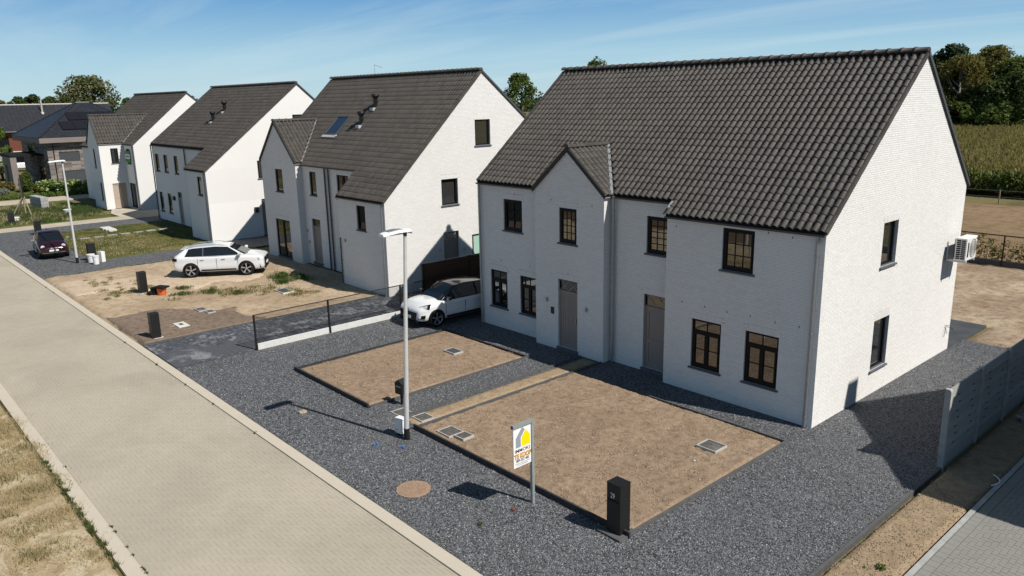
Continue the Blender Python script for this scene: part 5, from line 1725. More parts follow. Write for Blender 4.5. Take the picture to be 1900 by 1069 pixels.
def wheel(parent, x, y, r, side, spokes=5, dark=False, name="wheel"):
    m = MB(); n = 28; w = .21
    prof = [(-w / 2, r * .70), (-w / 2, r * .95), (-w / 2 + .03, r), (w / 2 - .03, r), (w / 2, r * .95), (w / 2, r * .70)]
    for k in range(len(prof) - 1):
        (ya, ra), (yb, rb) = prof[k], prof[k + 1]
        for i in range(n):
            t0, t1 = 2 * math.pi * i / n, 2 * math.pi * (i + 1) / n
            m.add([(x + ra * math.cos(t0), y + ya, r + ra * math.sin(t0)), (x + ra * math.cos(t1), y + ya, r + ra * math.sin(t1)), (x + rb * math.cos(t1), y + yb, r + rb * math.sin(t1)), (x + rb * math.cos(t0), y + yb, r + rb * math.sin(t0))], [(0, 1, 2, 3)])
    t_ = m.obj(name, M['tyre'], parent, smooth=True)
    yo = y + side * (w / 2 - .045)
    m = MB(); m.cyl((x, y - side * .02, r), (x, y + side * .02, r), r * .70, None, n); m.obj("brake_disc", M['rubber'], t_)
    m = MB()
    P = lambda rr, t, o: (x + rr * math.cos(t), yo + side * o, r + rr * math.sin(t))
    for i in range(n):
        t0, t1 = 2 * math.pi * i / n, 2 * math.pi * (i + 1) / n
        m.add([P(r * .72, t0, .03), P(r * .72, t1, .03), P(r * .68, t1, .022), P(r * .68, t0, .022)], [(0, 1, 2, 3)])
    for k in range(spokes):
        a = 2 * math.pi * k / spokes + .3
        hw = math.pi / spokes * .30
        m.add([P(r * .14, a - hw * 1.6, .012), P(r * .14, a + hw * 1.6, .012), P(r * .69, a + hw * 1.25, .026), P(r * .69, a - hw * .55, .026)], [(0, 1, 2, 3)])
    m.cyl((x, yo - .01, r), (x, yo + side * .016, r), r * .15, None, 12)
    m.obj("rim", M['rim'], t_, fix=False)
    return t_

def car(name, label, loc, rz, sp):
    """forward is +x, half width sp['w'], origin at ground centre"""
    t = thing(name, label, "car", loc, rz)
    w, L, paint_m = sp["w"], sp["L"], sp["paint"]
    zs, zb = sp["sill"], sp["belt"]
    st = []
    for (x, wk, z0_, zt, crown) in sp["stations"]:
        ww = w * wk
        st.append((x, [(0, z0_), (ww * .80, z0_), (ww * .965, z0_ + .06), (ww, z0_ + (zt - z0_) * .38), (ww * .975, z0_ + (zt - z0_) * .60), (ww * .985, zt - .12), (ww * .93, zt - .015), (ww * .80, zt + .01), (ww * .5, zt + crown * .8), (0, zt + crown)]))
    body = loft(st, "body", paint_m, t, 3)
    # wheel arches: the faces over the wheels are taken out and the rim of the hole drawn onto a circle
    bpy.context.view_layer.update()
    bake(body)
    me = body.data
    bm = bmesh.new(); bm.from_mesh(me)
    RA = sp["r"] * 1.10
    cz = sp["r"]
    dead = []
    for f_ in bm.faces:
        c_ = f_.calc_center_median()
        if abs(c_.y) > w * .55:
            for x in sp["axles"]:
                if math.hypot(c_.x - x, c_.z - cz) < RA * 1.0:
                    dead.append(f_); break
    bmesh.ops.delete(bm, geom=dead, context='FACES')
    for v_ in bm.verts:
        if v_.is_boundary and abs(v_.co.y) > w * .5:
            for x in sp["axles"]:
                d_ = math.hypot(v_.co.x - x, v_.co.z - cz)
                if RA * .6 < d_ < RA * 1.4 and v_.co.z > sp["sill"] + .04:
                    v_.co.x = x + (v_.co.x - x) * RA / d_; v_.co.z = cz + (v_.co.z - cz) * RA / d_
    bm.to_mesh(me); bm.free()
    me.polygons.foreach_set("use_smooth", [True] * len(me.polygons))
    wl = MB()
    for x in sp["axles"]:
        for s_ in (-1, 1):
            n = 20
            for i in range(n):
                t0, t1 = -.25 + (math.pi + .5) * i / n, -.25 + (math.pi + .5) * (i + 1) / n
                P = lambda t_, y_, k_: (x + RA * k_ * math.cos(t_), s_ * y_, cz + RA * k_ * math.sin(t_))
                wl.add([P(t0, w * .45, 1.03), P(t1, w * .45, 1.03), P(t1, w * .965, 1.03), P(t0, w * .965, 1.03)], [(0, 1, 2, 3)])
                wl.add([P(t0, w * .45, 1.03), P(t1, w * .45, 1.03), (x, s_ * w * .45, cz)], [(0, 1, 2)])
    wl.obj("wheel_well", M['rubber'], t, fix=False)
    # inner well and underbody so that the arches are dark
    u = MB(); u.box(sp["axles"][0] - .45, sp["axles"][1] + .45, -w * .70, w * .70, zs + .02, zb - .16); u.obj("underbody", M['rubber'], t)
    for x in sp["axles"]:
        for s_ in (-1, 1):
            wheel(t, x, s_ * (w - .115), sp["r"], s_, sp.get("spokes", 5))
    # cabin
    xa, xb, xc_, xd = sp["cab"]        # base of windscreen, roof front, roof rear, base of rear window
    zr, wr, wb = sp["roof"], sp["roof_w"], w * sp.get("cab_w", .90)
    wf, wrr = wb * .93, wb * .93
    N_ = 5
    ax = lambda q: xb + (xc_ - xb) * q
    arc = lambda q: zr - sp.get("arc", .05) * (2 * q - .8) ** 2
    st = [(xa, [(0, zb - .04), (wf * .9, zb - .04), (wf, zb - .01), (wf, zb), (wf * .98, zb + .01), (0, zb + .03)])]
    rows = []
    for q in (0, .25, .5, .75, 1):
        z = arc(q)
        rows.append((ax(q), [(0, zb - .04), (wb * .97, zb - .04), (wb, zb), (wb - (wb - wr) * .55, zb + (z - zb) * .55), (wr, z - .04), (wr - .10, z), (0, z + .015)]))
    V = MB()
    # outline rings: belt ring and roof ring
    bel = [(xa, wf * .80), (xa - .22, wf), (ax(.3), wb), (ax(.8), wb), (xd + .12, wrr), (xd, wrr * .86)]
    rof = [(xb + .0, wr * .86), (xb - .10, wr), (ax(.3), wr), (ax(.8), wr * .98), (xc_ + .06, wr * .92), (xc_, wr * .82)]
    zro = [arc(0) - .01, arc(0.05), arc(.3), arc(.8), arc(.97), arc(1) - .01]
    bl = [(x, -y, zb - .01) for x, y in bel] + [(x, y, zb - .01) for x, y in reversed(bel)]
    rl = [(x, -y, z) for (x, y), z in zip(rof, zro)] + [(x, y, z) for (x, y), z in reversed(list(zip(rof, zro)))]
    n = len(bl)
    V.add(bl + rl, [(i, (i + 1) % n, n + (i + 1) % n, n + i) for i in range(n)])
    cab = V.obj("cabin", sp.get("roof_paint", paint_m), t)
    # roof skin, slightly domed, in strips
    rm = MB()
    for i in range(5):
        (xa0, ya0), (xa1, ya1) = rof[i], rof[i + 1]
        z0_, z1_ = zro[i], zro[i + 1]
        for k in range(-3, 3):
            f0, f1 = k / 3, (k + 1) / 3
            dm = lambda f: .035 * (1 - f * f)
            rm.add([(xa0, ya0 * f0, z0_ + dm(f0)), (xa0, ya0 * f1, z0_ + dm(f1)), (xa1, ya1 * f1, z1_ + dm(f1)), (xa1, ya1 * f0, z1_ + dm(f0))], [(3, 2, 1, 0)])
    rm.obj("car_roof", sp.get("roof_paint", paint_m), t, smooth=True)
    # glazing, a few millimetres proud of the cabin shell
    def pane(name, quad, inset, mat=M['car_glass'], off=.008):
        a, b_, c_, d = (Vector(q) for q in quad)
        iu0, iu1, iv0, iv1 = inset
        f = lambda u, v: (a * (1 - u) + b_ * u) * (1 - v) + (d * (1 - u) + c_ * u) * v
        P = [f(iu0, iv0), f(1 - iu1, iv0), f(1 - iu1, 1 - iv1), f(iu0, 1 - iv1)]
        nn = (P[1] - P[0]).cross(P[3] - P[0]).normalized()
        cen = Vector(((xa + xd) / 2, 0, zb - .3))
        if nn.dot(sum(P, Vector()) / 4 - cen) < 0: nn = -nn
        g = MB(); g.prism([p + nn * .001 for p in P], nn * off); return g.obj(name, mat, t)
    pane("windscreen", (bl[0], bl[-1], rl[-1], rl[0]), (.015, .015, .03, .05))
    pane("rear_window", (bl[n // 2 - 1], bl[n // 2], rl[n // 2], rl[n // 2 - 1]), (.06, .06, .12, .10))
    for s_ in (0, 1):
        ix = lambda i: i if s_ == 0 else n - 1 - i
        q = lambda i, j: (bl[ix(i)], bl[ix(j)], rl[ix(j)], rl[ix(i)])
        gm = sp.get("side_glass", M['car_glass'])
        pane("side_window", q(1, 2), (.05, .0, .03, .09), gm); pane("side_window", q(2, 3), (.0, .0, .03, .09), gm)
        pane("side_window", q(3, 4), (.0, sp.get("quarter", .16), .03, .10), gm)
        for (i_, u_) in sp.get("pillars", ((2, .55),)):
            p0, p1 = Vector(bl[ix(i_)]).lerp(Vector(bl[ix(i_ + 1)]), u_), Vector(rl[ix(i_)]).lerp(Vector(rl[ix(i_ + 1)]), u_)
            sgn = -1 if s_ == 0 else 1
            bp = MB(); bp.obox(p0.lerp(p1, .06) + Vector((-.03, 0, 0)), (.06, 0, 0), (p1 - p0) * .84, (0, sgn * .016, .004)); bp.obj("door_pillar", sp.get("pillar_m", M['rubber']), t)
        if sp.get("corner", True):
            pane("windscreen_corner", q(0, 1), (.04, .40, .04, .08))
    # trim
    xf, xr = sp["nose"], sp["tail"]
    for s_ in (-1, 1):
        mr = MB(); mr.obox((xa - .42, s_ * (w - .02), zb + .02), (.16, 0, 0), (0, s_ * .20, .02), (0, 0, .13)); o = mr.obj("wing_mirror", sp.get("mirror", paint_m), t); bevel(o, .035, 3)
        hd = MB()
        for x in sp["handles"]:
            hd.box(x - .09, x + .09, min(s_ * (w * .985), s_ * (w * .985 + .03)), max(s_ * (w * .985), s_ * (w * .985 + .03)), zb - .17, zb - .14)
        hd.obj("door_handle", sp.get("handle_m", paint_m), t)
        gp = MB()
        for x in sp["gaps"]:
            gp.box(x - .004, x + .004, min(s_ * w * .955, s_ * (w * .9905)), max(s_ * w * .955, s_ * (w * .9905)), zs + .22, zb - .12)
        gp.obj("door_gap", M['rubber'], t)
        tr = MB(); tr.box(sp["axles"][0] + sp["r"] * 1.35, sp["axles"][1] - sp["r"] * 1.35, min(s_ * w * .96, s_ * w * 1.012), max(s_ * w * .96, s_ * w * 1.012), zs + .10, zs + .17); tr.obj("sill_trim", sp.get("trim", M['rubber']), t)
        if sp.get("rails"):
            ra = MB(); ra.tube([(xb - .25, s_ * wr * .88, arc(.1) + .02), (ax(.3), s_ * wr * .90, arc(.3) + .065), (ax(.8), s_ * wr * .88, arc(.8) + .06), (ax(.97), s_ * wr * .84, arc(.97) + .015)], .016, 6); ra.obj("roof_rail", sp["rails"], t)
        tl = MB(); x_ = xr
        tl.box(x_ - .01, x_ + .22, min(s_ * w * .60, s_ * w * .955), max(s_ * w * .60, s_ * w * .955), zb - .20, zb - .06); tl.obj("tail_lamp", M['tail_red'], t)
    for nm, mat, bx in sp["front"]:
        f = MB(); f.add([Vector(p) for p in bx], [(0, 1, 2, 3)])
        dd = Vector((bx[1])) - Vector(bx[0]); ee = Vector(bx[3]) - Vector(bx[0]); nn = dd.cross(ee).normalized()
        if nn.x < 0: nn = -nn
        f = MB(); f.prism([Vector(p) - nn * .05 for p in bx], nn * .065); f.obj(nm, mat, t)
    for fn in sp.get("extra", ()):
        fn(t)
    if sp.get("spoiler"):
        so = MB(); so.obox((xc_ - .20, -wr * .80, arc(1) - .02), (.24, 0, .02), (0, wr * 1.6, 0), (0, 0, .035)); bevel(so.obj("rear_spoiler", paint_m, t), .012)
    an = MB(); an.cyl((xc_ + .25, 0, zr - .02), (xc_ + .12, 0, zr + .10), .02, .006, 6); an.obj("aerial", M['rubber'], t)
    return t

def mir(name, mat, pts):
    return [(name, mat, pts), (name, mat, [(x, -y, z) for x, y, z in reversed(pts)])]
def badge_disc(x, z, r, mat, tilt=.2, yy=0.0, name="badge"):
    def f(t):
        m = MB(); m.cyl((x - .02, yy, z), (x + .015, yy, z + .004), r, None, 16); m.obj(name, mat, t)
    return f

# white electric-looking SUV on the sand
suv = dict(w=.93, L=4.59, paint=M['car_white'], sill=.24, belt=1.10, r=.38, axles=(-1.38, 1.38), spokes=5,
    stations=[(-2.27, .82, .50, .96, .05), (-2.20, .94, .36, 1.07, .05), (-1.95, .985, .29, 1.12, .03), (-1.38, 1.0, .25, 1.12, .02), (-.5, .99, .24, 1.10, .02), (.5, .99, .24, 1.09, .02), (1.12, .995, .24, 1.08, .05), (1.55, .99, .25, 1.06, .07), (1.98, .965, .27, 1.02, .06), (2.21, .90, .31, .95, .03), (2.28, .82, .38, .86, .02)],
    cab=(1.45, .55, -1.70, -2.20), roof=1.60, roof_w=.60, arc=.11, quarter=.50, spoiler=True, cab_w=.93, handles=(-.78, .28), gaps=(-1.02, -.08, .98), nose=2.28, tail=-2.25, rails=M['galv'], pillar_m=M['zinc_dark'],
    front=[("grille", M['frame'], [(2.285, -.50, .44), (2.285, .50, .44), (2.262, .60, .86), (2.262, -.60, .86)]), ("number_plate", M['plate'], [(2.302, -.26, .50), (2.302, .26, .50), (2.296, .26, .61), (2.296, -.26, .61)]), ("front_spoiler", M['frame'], [(2.27, -.52, .28), (2.27, .52, .28), (2.29, .55, .37), (2.29, -.55, .37)])]
        + mir("headlamp", M['lamp_glass'], [(2.265, -.63, .80), (2.03, -.90, .84), (2.0, -.89, .93), (2.24, -.62, .90)]) + mir("air_intake", M['frame'], [(2.24, -.62, .36), (2.08, -.86, .38), (2.05, -.87, .58), (2.20, -.66, .54)]),
    extra=[badge_disc(2.27, .80, .07, M['chrome'])])
hd_ = math.atan2(2.26, 1.5)
car("suv_car", "white SUV with silver roof rails parked on the sandy track", (-31.2, -3.36, .03), hd_, suv)

# white crossover with black roof in the drive of house 1
cross = dict(w=.90, L=4.2, paint=M['car_white'], roof_paint=M['car_black'], sill=.22, belt=.99, r=.345, axles=(-1.28, 1.30), spokes=5, mirror=M['car_black'],
    stations=[(-2.10, .78, .46, .86, .05), (-2.02, .93, .32, .97, .05), (-1.75, .985, .26, 1.02, .03), (-1.25, 1.0, .23, 1.02, .02), (-.4, .985, .22, 1.0, .02), (.4, .985, .22, .98, .02), (.95, .995, .22, .985, .07), (1.35, .99, .23, .96, .09), (1.72, .95, .25, .90, .09), (1.98, .84, .28, .80, .06), (2.10, .66, .34, .68, .03)],
    cab=(1.10, .25, -1.45, -1.98), roof=1.53, roof_w=.60, arc=.08, cab_w=.93, handles=(-.72, .22), gaps=(-.92, -.10, .86), nose=2.1, tail=-2.06, trim=M['frame'],
    front=[("grille", M['frame'], [(2.13, -.50, .36), (2.13, .50, .36), (2.08, .58, .66), (2.08, -.58, .66)]), ("number_plate", M['plate'], [(2.145, -.26, .40), (2.145, .26, .40), (2.135, .26, .51), (2.135, -.26, .51)]), ("front_spoiler", M['frame'], [(2.06, -.60, .24), (2.06, .60, .24), (2.11, .60, .31), (2.11, -.60, .31)])]
        + mir("headlamp", M['frame'], [(2.02, -.58, .72), (1.66, -.87, .80), (1.55, -.82, .955), (1.88, -.52, .86)]) + mir("headlamp_lens", M['lamp_glass'], [(1.95, -.63, .775), (1.76, -.82, .83), (1.68, -.79, .91), (1.86, -.60, .855)])
        + mir("fog_light_recess", M['frame'], [(2.04, -.62, .40), (1.86, -.85, .42), (1.84, -.86, .56), (2.0, -.66, .54)]),
    extra=[badge_disc(2.085, .735, .05, M['chrome'])])
car("crossover_car", "white car with black roof parked beside the largest white house", (-15.78, .0, 0), R(-90) - R(2), cross)

# small maroon hatchback facing the camera side
hatch = dict(w=.82, L=3.57, paint=M['car_maroon'], sill=.20, belt=.97, r=.30, axles=(-1.12, 1.16), spokes=6, roof_paint=M['car_maroon'],
    stations=[(-1.77, .80, .42, .90, .05), (-1.70, .93, .30, .98, .05), (-1.45, .98, .24, 1.0, .03), (-1.0, 1.0, .20, 1.0, .02), (-.2, .99, .20, .98, .02), (.4, .985, .20, .97, .03), (.80, .99, .20, .95, .09), (1.18, .98, .21, .90, .11), (1.50, .93, .24, .80, .10), (1.70, .82, .29, .68, .06), (1.78, .64, .36, .58, .03)],
    cab=(.98, .28, -1.15, -1.66), roof=1.47, roof_w=.56, arc=.09, cab_w=.92, handles=(-.10,), gaps=(-.30, .78), nose=1.78, tail=-1.74, mirror=M['chrome'], handle_m=M['chrome'], trim=M['car_maroon'],
    front=[("number_plate", M['plate'], [(1.80, -.24, .47), (1.80, .24, .47), (1.79, .24, .57), (1.79, -.24, .57)]), ("lower_grille", M['frame'], [(1.765, -.52, .24), (1.765, .52, .24), (1.785, .52, .36), (1.785, -.52, .36)]), ("bumper_strip", M['chrome'], [(1.775, -.60, .375), (1.775, .60, .375), (1.78, .60, .41), (1.78, -.60, .41)]), ("nose_badge", M['chrome'], [(1.77, -.16, .63), (1.77, .16, .63), (1.755, .16, .66), (1.755, -.16, .66)])],
    extra=[badge_disc(1.62, .74, .105, M['lamp_glass'], yy=-.54, name="headlamp"), badge_disc(1.62, .74, .105, M['lamp_glass'], yy=.54, name="headlamp"), badge_disc(1.70, .53, .07, M['lamp_glass'], yy=-.53, name="fog_lamp"), badge_disc(1.70, .53, .07, M['lamp_glass'], yy=.53, name="fog_lamp")])
car("hatchback_car", "small maroon hatchback with round headlamps parked on grey gravel", (-44.55, -8.62, 0), R(-6), hatch)
# ------------------------------------------------------------------ vegetation
def leaves(name, cen, rad, n, size, mat, parent=None, kind=None, seed=0, up=.5, tri=False, aspect=.62, shell=.55, flat=1.0):
    """n leaf-sized faces spread through the balls (cen, rad); one mesh"""
    g = np.random.default_rng(seed)
    cen = np.asarray(cen, dtype=np.float32); rad = np.asarray(rad, dtype=np.float32)
    w = rad ** 2; w = w / w.sum()
    ci = g.choice(len(cen), n, p=w)
    d = g.normal(0, 1, (n, 3)); d /= np.linalg.norm(d, axis=1)[:, None]
    rr = shell + (1 - shell) * g.uniform(0, 1, n)
    P = cen[ci] + d * (rad[ci] * rr)[:, None] * np.array([1, 1, flat])
    nrm = d * (1 - up) + np.array([0, 0, up]) + g.normal(0, .55, (n, 3)); nrm /= np.linalg.norm(nrm, axis=1)[:, None]
    t = np.cross(nrm, g.normal(0, 1, (n, 3))); t /= np.maximum(np.linalg.norm(t, axis=1), 1e-6)[:, None]
    b = np.cross(nrm, t)
    s = size * g.uniform(.6, 1.3, n)[:, None]
    t *= s; b *= s * aspect
    if tri:
        V = np.stack([P - t * .5 - b * .5, P + t * .5 - b * .2, P + b * .7], 1); F = np.arange(n * 3).reshape(n, 3)
    else:
        V = np.stack([P - t * .5, P - b * .5, P + t * .5 + nrm * s * .08, P + b * .5], 1); F = np.arange(n * 4).reshape(n, 4)
    return put(name, fast(name, V, F, mat), parent, kind)

def make_tree(name, label, cat, loc, h, w, base, mat, n, size, seed, clumps=42, group=None, bark=None, lean=.0, top=1.0, flat=.8):
    """tapered trunk with limbs that carry an uneven crown of leaf clumps"""
    t = thing(name, label, cat, loc, 0, group)
    r = random.Random(seed)
    tr = MB(); pts = []
    p = Vector((0, 0, -.3)); k = 7
    for i in range(k + 1):
        q = i / k
        pts.append((Vector((lean * q * q * h + r.uniform(-.02, .02) * h * q, r.uniform(-.02, .02) * h * q, -.3 + (h * .86 + .3) * q)), .022 * h * (1 - q) ** .8 + .012 * h * .25))
    for (a, ra), (b, rb) in zip(pts[:-1], pts[1:]):
        tr.cyl(a, b, ra, rb, 8, False)
    cen, rad = [], []
    for i in range(clumps):
        q = r.random() ** .8
        z = base + (h - base) * q
        env = math.sin(math.pi * min(1, .14 + q * .86) ** top) ** .62 * w / 2
        a = r.uniform(0, 6.283); rr = env * r.uniform(.35, 1.0) ** .6
        cr = w * r.uniform(.085, .17)
        cen.append((math.cos(a) * rr * .88 + lean * q * h, math.sin(a) * rr * .88, min(z, h - cr * .7))); rad.append(cr)
        if i % 3 == 0:
            z0_ = max(base * .55, z - rr * .8 - .05 * h)
            s0 = Vector((lean * (z0_ / h) ** 2 * h, 0, z0_)); e = Vector(cen[-1])
            m_ = s0.lerp(e, .55) + Vector((0, 0, -.04 * h))
            tr.cyl(s0, m_, .010 * h, .006 * h, 5, False); tr.cyl(m_, e, .006 * h, .002 * h, 5, False)
    tr.obj("trunk", bark or M['bark'], t, smooth=True)
    leaves("crown", cen, rad, n, size, mat, t, None, seed, .35, flat=flat)
    return t

# --- wood behind the maize
wood = [
    (-50.0, 148, 17.2, 8.0, 'leaf_pine', 'tall blue-green pine topping wood beside the maize, nearest the big house'),
    (-46.2, 144, 15.0, 9.0, 'leaf_olive', 'olive-brown birch in front of the pine at wood edge'),
    (-43.5, 152, 16.6, 9.5, 'leaf_olive', 'tall yellowish tree with rounded top in the middle of wood'),
    (-41.0, 144, 10.0, 9.0, 'leaf_dark', 'dark low spreading tree at foot of wood above the maize'),
    (-38.5, 150, 14.2, 9.0, 'leaf_mid', 'mid green tree at outer right of the wood'),
    (-36.0, 144, 12.0, 9.5, 'leaf_dark', 'dark green tree cut by the picture edge above the maize'),
    (-46.5, 160, 16.3, 9.0, 'leaf_dark', 'dark tree crown peeping between birch and yellowish tree'),
    (-54.0, 156, 15.8, 9.0, 'leaf_mid', 'green tree mostly hidden behind gable of the largest house'),
    (-33.0, 152, 13.0, 9.0, 'leaf_mid', 'outermost green tree of wood beyond the maize'),
    (-48.0, 141, 8.0, 8.0, 'leaf_dark', 'dark bush-like tree below the pine at maize edge'),
    (-44.5, 141, 6.5, 7.5, 'leaf_mid', 'low green tree below the birch at maize edge'),
    (-38.6, 141, 6.5, 8.0, 'leaf_mid', 'low leafy tree at the maize edge below the mid green tree'),
    (-52.0, 142, 9.5, 8.0, 'leaf_olive', 'brownish low tree tight against the big house roofline'),
]
for i, (x, y, h, w, mt, lb) in enumerate(wood):
    pine = mt == 'leaf_pine'
    make_tree("pine_tree" if pine else "tree", lb, "tree", (x, y, -.1), h, w * 1.25, h * (.12 if h < 11 else .18), M[mt], 6500, .66 if pine else .56, 100 + i, 80, "trees of the wood behind the maize", M['bark_pale'] if mt == 'leaf_olive' else None)
m = []
g = np.random.default_rng(5)
cen = np.stack([g.uniform(-95, 10, 330), g.uniform(148, 176, 330), g.uniform(.6, 13.0, 330)], 1)
leaves("wood_undergrowth", cen, g.uniform(1.6, 2.9, 330), 26000, .75, M['leaf_mid'], None, "stuff", 9)
# --- single trees behind the houses
make_tree("tree", "treetop showing above ridge of the largest white house", "tree", (-62.2, 60.5, -.1), 14.0, 5.6, 3.0, M['leaf_mid'], 4200, .36, 21, 46, lean=.0)
make_tree("tree", "bright green tree between largest house and house with skylight", "tree", (-77.0, 60.5, -.1), 12.3, 6.6, 2.2, M['leaf_mid'], 5200, .36, 22, 54, top=.85)
# --- left background
make_tree("tree", "big mixed green and pale tree behind dark brick house", "tree", (-150, 21.0, -.1), 14.2, 12.5, 2.5, M['leaf_mix'], 6500, .55, 31, 80)
make_tree("tree", "dark green tree left of big mixed tree, behind dark house", "tree", (-152, 14.5, -.1), 9.6, 9.0, 1.5, M['leaf_dark'], 3600, .5, 32, 50)
make_tree("tree", "green tree right of big mixed tree behind farthest white house", "tree", (-148, 28.0, -.1), 10.2, 9.0, 1.5, M['leaf_mid'], 3600, .5, 33, 50)
for i, (y, h, mt, lb) in enumerate([(31.5, 11.2, 'leaf_olive', 'olive tree at left end of the distant tree row above dark roof'), (37, 12.4, 'leaf_dark', 'first dark tree of the distant row, counted from the olive tree'), (42, 12.9, 'leaf_dark', 'second dark tree of the distant row, tallest of them'), (47, 12.2, 'leaf_dark', 'third dark tree of distant row behind the long dark roof'), (52.5, 11.2, 'leaf_dark', 'fourth dark tree of distant row, beside white flue pipe'), (59, 12.6, 'leaf_dark', 'rounded dark tree standing alone right of the white flue pipe'), (27, 10.4, 'leaf_olive', 'low olive tree at outer left of distant tree row')]):
    make_tree("tree", lb, "tree", (-300, y, -.1), h, 8.5, 1.0, M[mt], 1500, 1.0, 40 + i, 30, "distant tree row above the long dark roof")
cen = np.stack([-380 + g.uniform(-14, 14, 160), g.uniform(-40, 260, 160), g.uniform(1, 9.0, 160)], 1)
leaves("far_wood", cen, g.uniform(2.5, 4.5, 160), 7000, 1.8, M['leaf_pine'], None, "stuff", 12)
cen = np.stack([g.uniform(-380, -60, 200), 330 + g.uniform(-14, 14, 200), g.uniform(1, 9.0, 200)], 1)
leaves("far_wood", cen, g.uniform(2.5, 4.5, 200), 8000, 1.8, M['leaf_pine'], None, "stuff", 13)

# --- maize field: stalks with arching leaves
def maize(x0l, x0r, ynear, x1l, x1r, yfar, n, seed):
    g = np.random.default_rng(seed)
    v = g.uniform(0, 1, n) ** 1.25; u = g.uniform(0, 1, n)
    y = ynear + (yfar - ynear) * v
    x = (x0l + (x1l - x0l) * v) * (1 - u) + (x0r + (x1r - x0r) * v) * u
    x = np.round(x / .75) * .75 + g.normal(0, .08, n)
    h = g.uniform(1.9, 2.45, n)
    Vs = []
    for k in range(9):
        a = g.uniform(0, 6.283, n); zb_ = h * (.14 + .78 * k / 9); L = g.uniform(.5, .85, n) * (1 - .25 * abs(k - 4) / 5); w_ = .045
        ca, sa = np.cos(a), np.sin(a)
        def at(q, dz, sd): return np.stack([x + ca * L * q - sa * w_ * sd, y + sa * L * q + ca * w_ * sd, zb_ + dz], 1)
        lift = g.uniform(.15, .42, n)
        Vs.append(np.stack([at(0, 0, -.5), at(0, 0, .5), at(.55, lift, 1.3), at(.55, lift, -1.3)], 1))
        Vs.append(np.stack([at(.55, lift, -1.3), at(.55, lift, 1.3), at(1.0, lift * .2, .2), at(1.0, lift * .2, -.2)], 1))
    V = np.stack(Vs, 1).reshape(-1, 3)
    put("maize_field", fast("maize_field", V, np.arange(len(V)).reshape(-1, 4), M['corn']), None, "stuff")
    T = []
    for k in range(2):
        a = g.uniform(0, 6.283, n); o = np.stack([np.cos(a), np.sin(a), np.zeros(n)], 1) * .035
        c0 = np.stack([x, y, h * .92], 1); c1 = np.stack([x + g.normal(0, .05, n), y + g.normal(0, .05, n), h + .28], 1)
        T.append(np.stack([c0 - o * .5, c0 + o * .5, c1 + o * 1.6, c1 - o * 1.6], 1))
    V = np.stack(T, 1).reshape(-1, 3)
    put("maize_tassels", fast("maize_tassels", V, np.arange(len(V)).reshape(-1, 4), M['tassel']), None, "stuff")
maize(-22, 4, 54.5, -72, -22, 146, 17000, 3)

# --- hedge behind the back fence
hd = thing("hedge", "dark patchy hedge row just behind the black mesh fence", "hedge", (-15, 26.4, 0), R(-1.4))
cen, rad = [], []
r = random.Random(4)
x = 0
while x < 24:
    hh = r.uniform(.75, 1.35)
    for k in range(4):
        cen.append((x + r.uniform(-.2, .2), r.uniform(-.15, .15), .25 + (hh - .3) * k / 3)); rad.append(r.uniform(.2, .34))
    x += .48
leaves("foliage", cen, rad, 6500, .13, M['leaf_olive'], hd, None, 14)
leaves("dry_foliage", cen, [q * .9 for q in rad], 2200, .12, M['straw'], hd, None, 15)

# --- garden of the dark house
def shrub(name, label, cat, loc, balls, n, size, mat, seed, extra=None):
    t = thing(name, label, cat, loc)
    leaves("foliage", [b[:3] for b in balls], [b[3] for b in balls], n, size, mat, t, None, seed, flat=.9)
    st = MB()
    for b in balls:
        st.cyl((b[0] * .5, b[1] * .5, -.1), (b[0], b[1], b[2]), .03, .015, 5)
    st.obj("stem", M['bark'], t)
    if extra:
        leaves(extra[0], [(b[0], b[1], b[2] + b[3] * .25) for b in balls], [b[3] * 1.0 for b in balls], extra[1], extra[2], extra[3], t, None, seed + 1, .8, flat=.75)
    return t
r = random.Random(8)
hb = []
for i in range(15):
    q = i / 14
    for k in range(2):
        hb.append((q * 3.4 + r.uniform(-.2, .2), q * 4.2 + r.uniform(-.3, .3), .45 + k * .55, r.uniform(.45, .6)))
shrub("hydrangea_hedge", "green hydrangea hedge covered in cream blooms by the dark house", "hedge", (-82.6, -1.2, 0), hb, 5200, .22, M['leaf_hydrangea'], 51, ("blossom", 1500, .26, M['bloom']))
shrub("round_bush", "tall rounded dark green bush before dark house's porch", "bush", (-87.6, -1.75, 0), [(0, 0, .7, .75), (.1, 0, 1.35, .7), (-.4, .1, .9, .6), (.4, -.2, .8, .6), (0, .1, 1.75, .45)], 3000, .16, M['leaf_mid'], 53)
shrub("grass_bush", "wispy olive ornamental grass between round bush and hydrangeas", "bush", (-85.0, -.9, 0), [(0, 0, .45, .6), (.8, .5, .5, .6), (-.6, -.2, .4, .5), (1.3, 1.1, .45, .55)], 2600, .26, M['leaf_olive'], 54)
lb_ = [(i * .1 - .0, i * .62, .22, .34) for i in range(13)]
shrub("low_hedge", "low clipped yellow-green hedge lining the pale concrete path", "hedge", (-80.9, -6.6, 0), lb_, 3600, .13, M['leaf_bright'], 55)
shrub("lavender_bush", "grey-green lavender mound left of the timber easel", "bush", (-86.0, -5.6, 0), [(0, 0, .35, .6), (.4, .8, .35, .55), (-.5, -.6, .3, .5), (.1, 1.5, .3, .5)], 2400, .17, M['lavender'], 56)
shrub("garden_bush", "dark olive bush row in garden behind the lavender mound", "bush", (-91, -5.2, 0), [(0, 0, .5, .7), (.5, 1.2, .55, .7), (1.2, 2.2, .5, .65), (-.4, -1.2, .5, .7)], 2600, .2, M['leaf_olive'], 57)
make_tree("small_tree", "small bright green garden tree in front of the long dark roof", "tree", (-106, -.9, -.1), 6.8, 3.6, 1.2, M['leaf_bright'], 3800, .26, 58, 40)
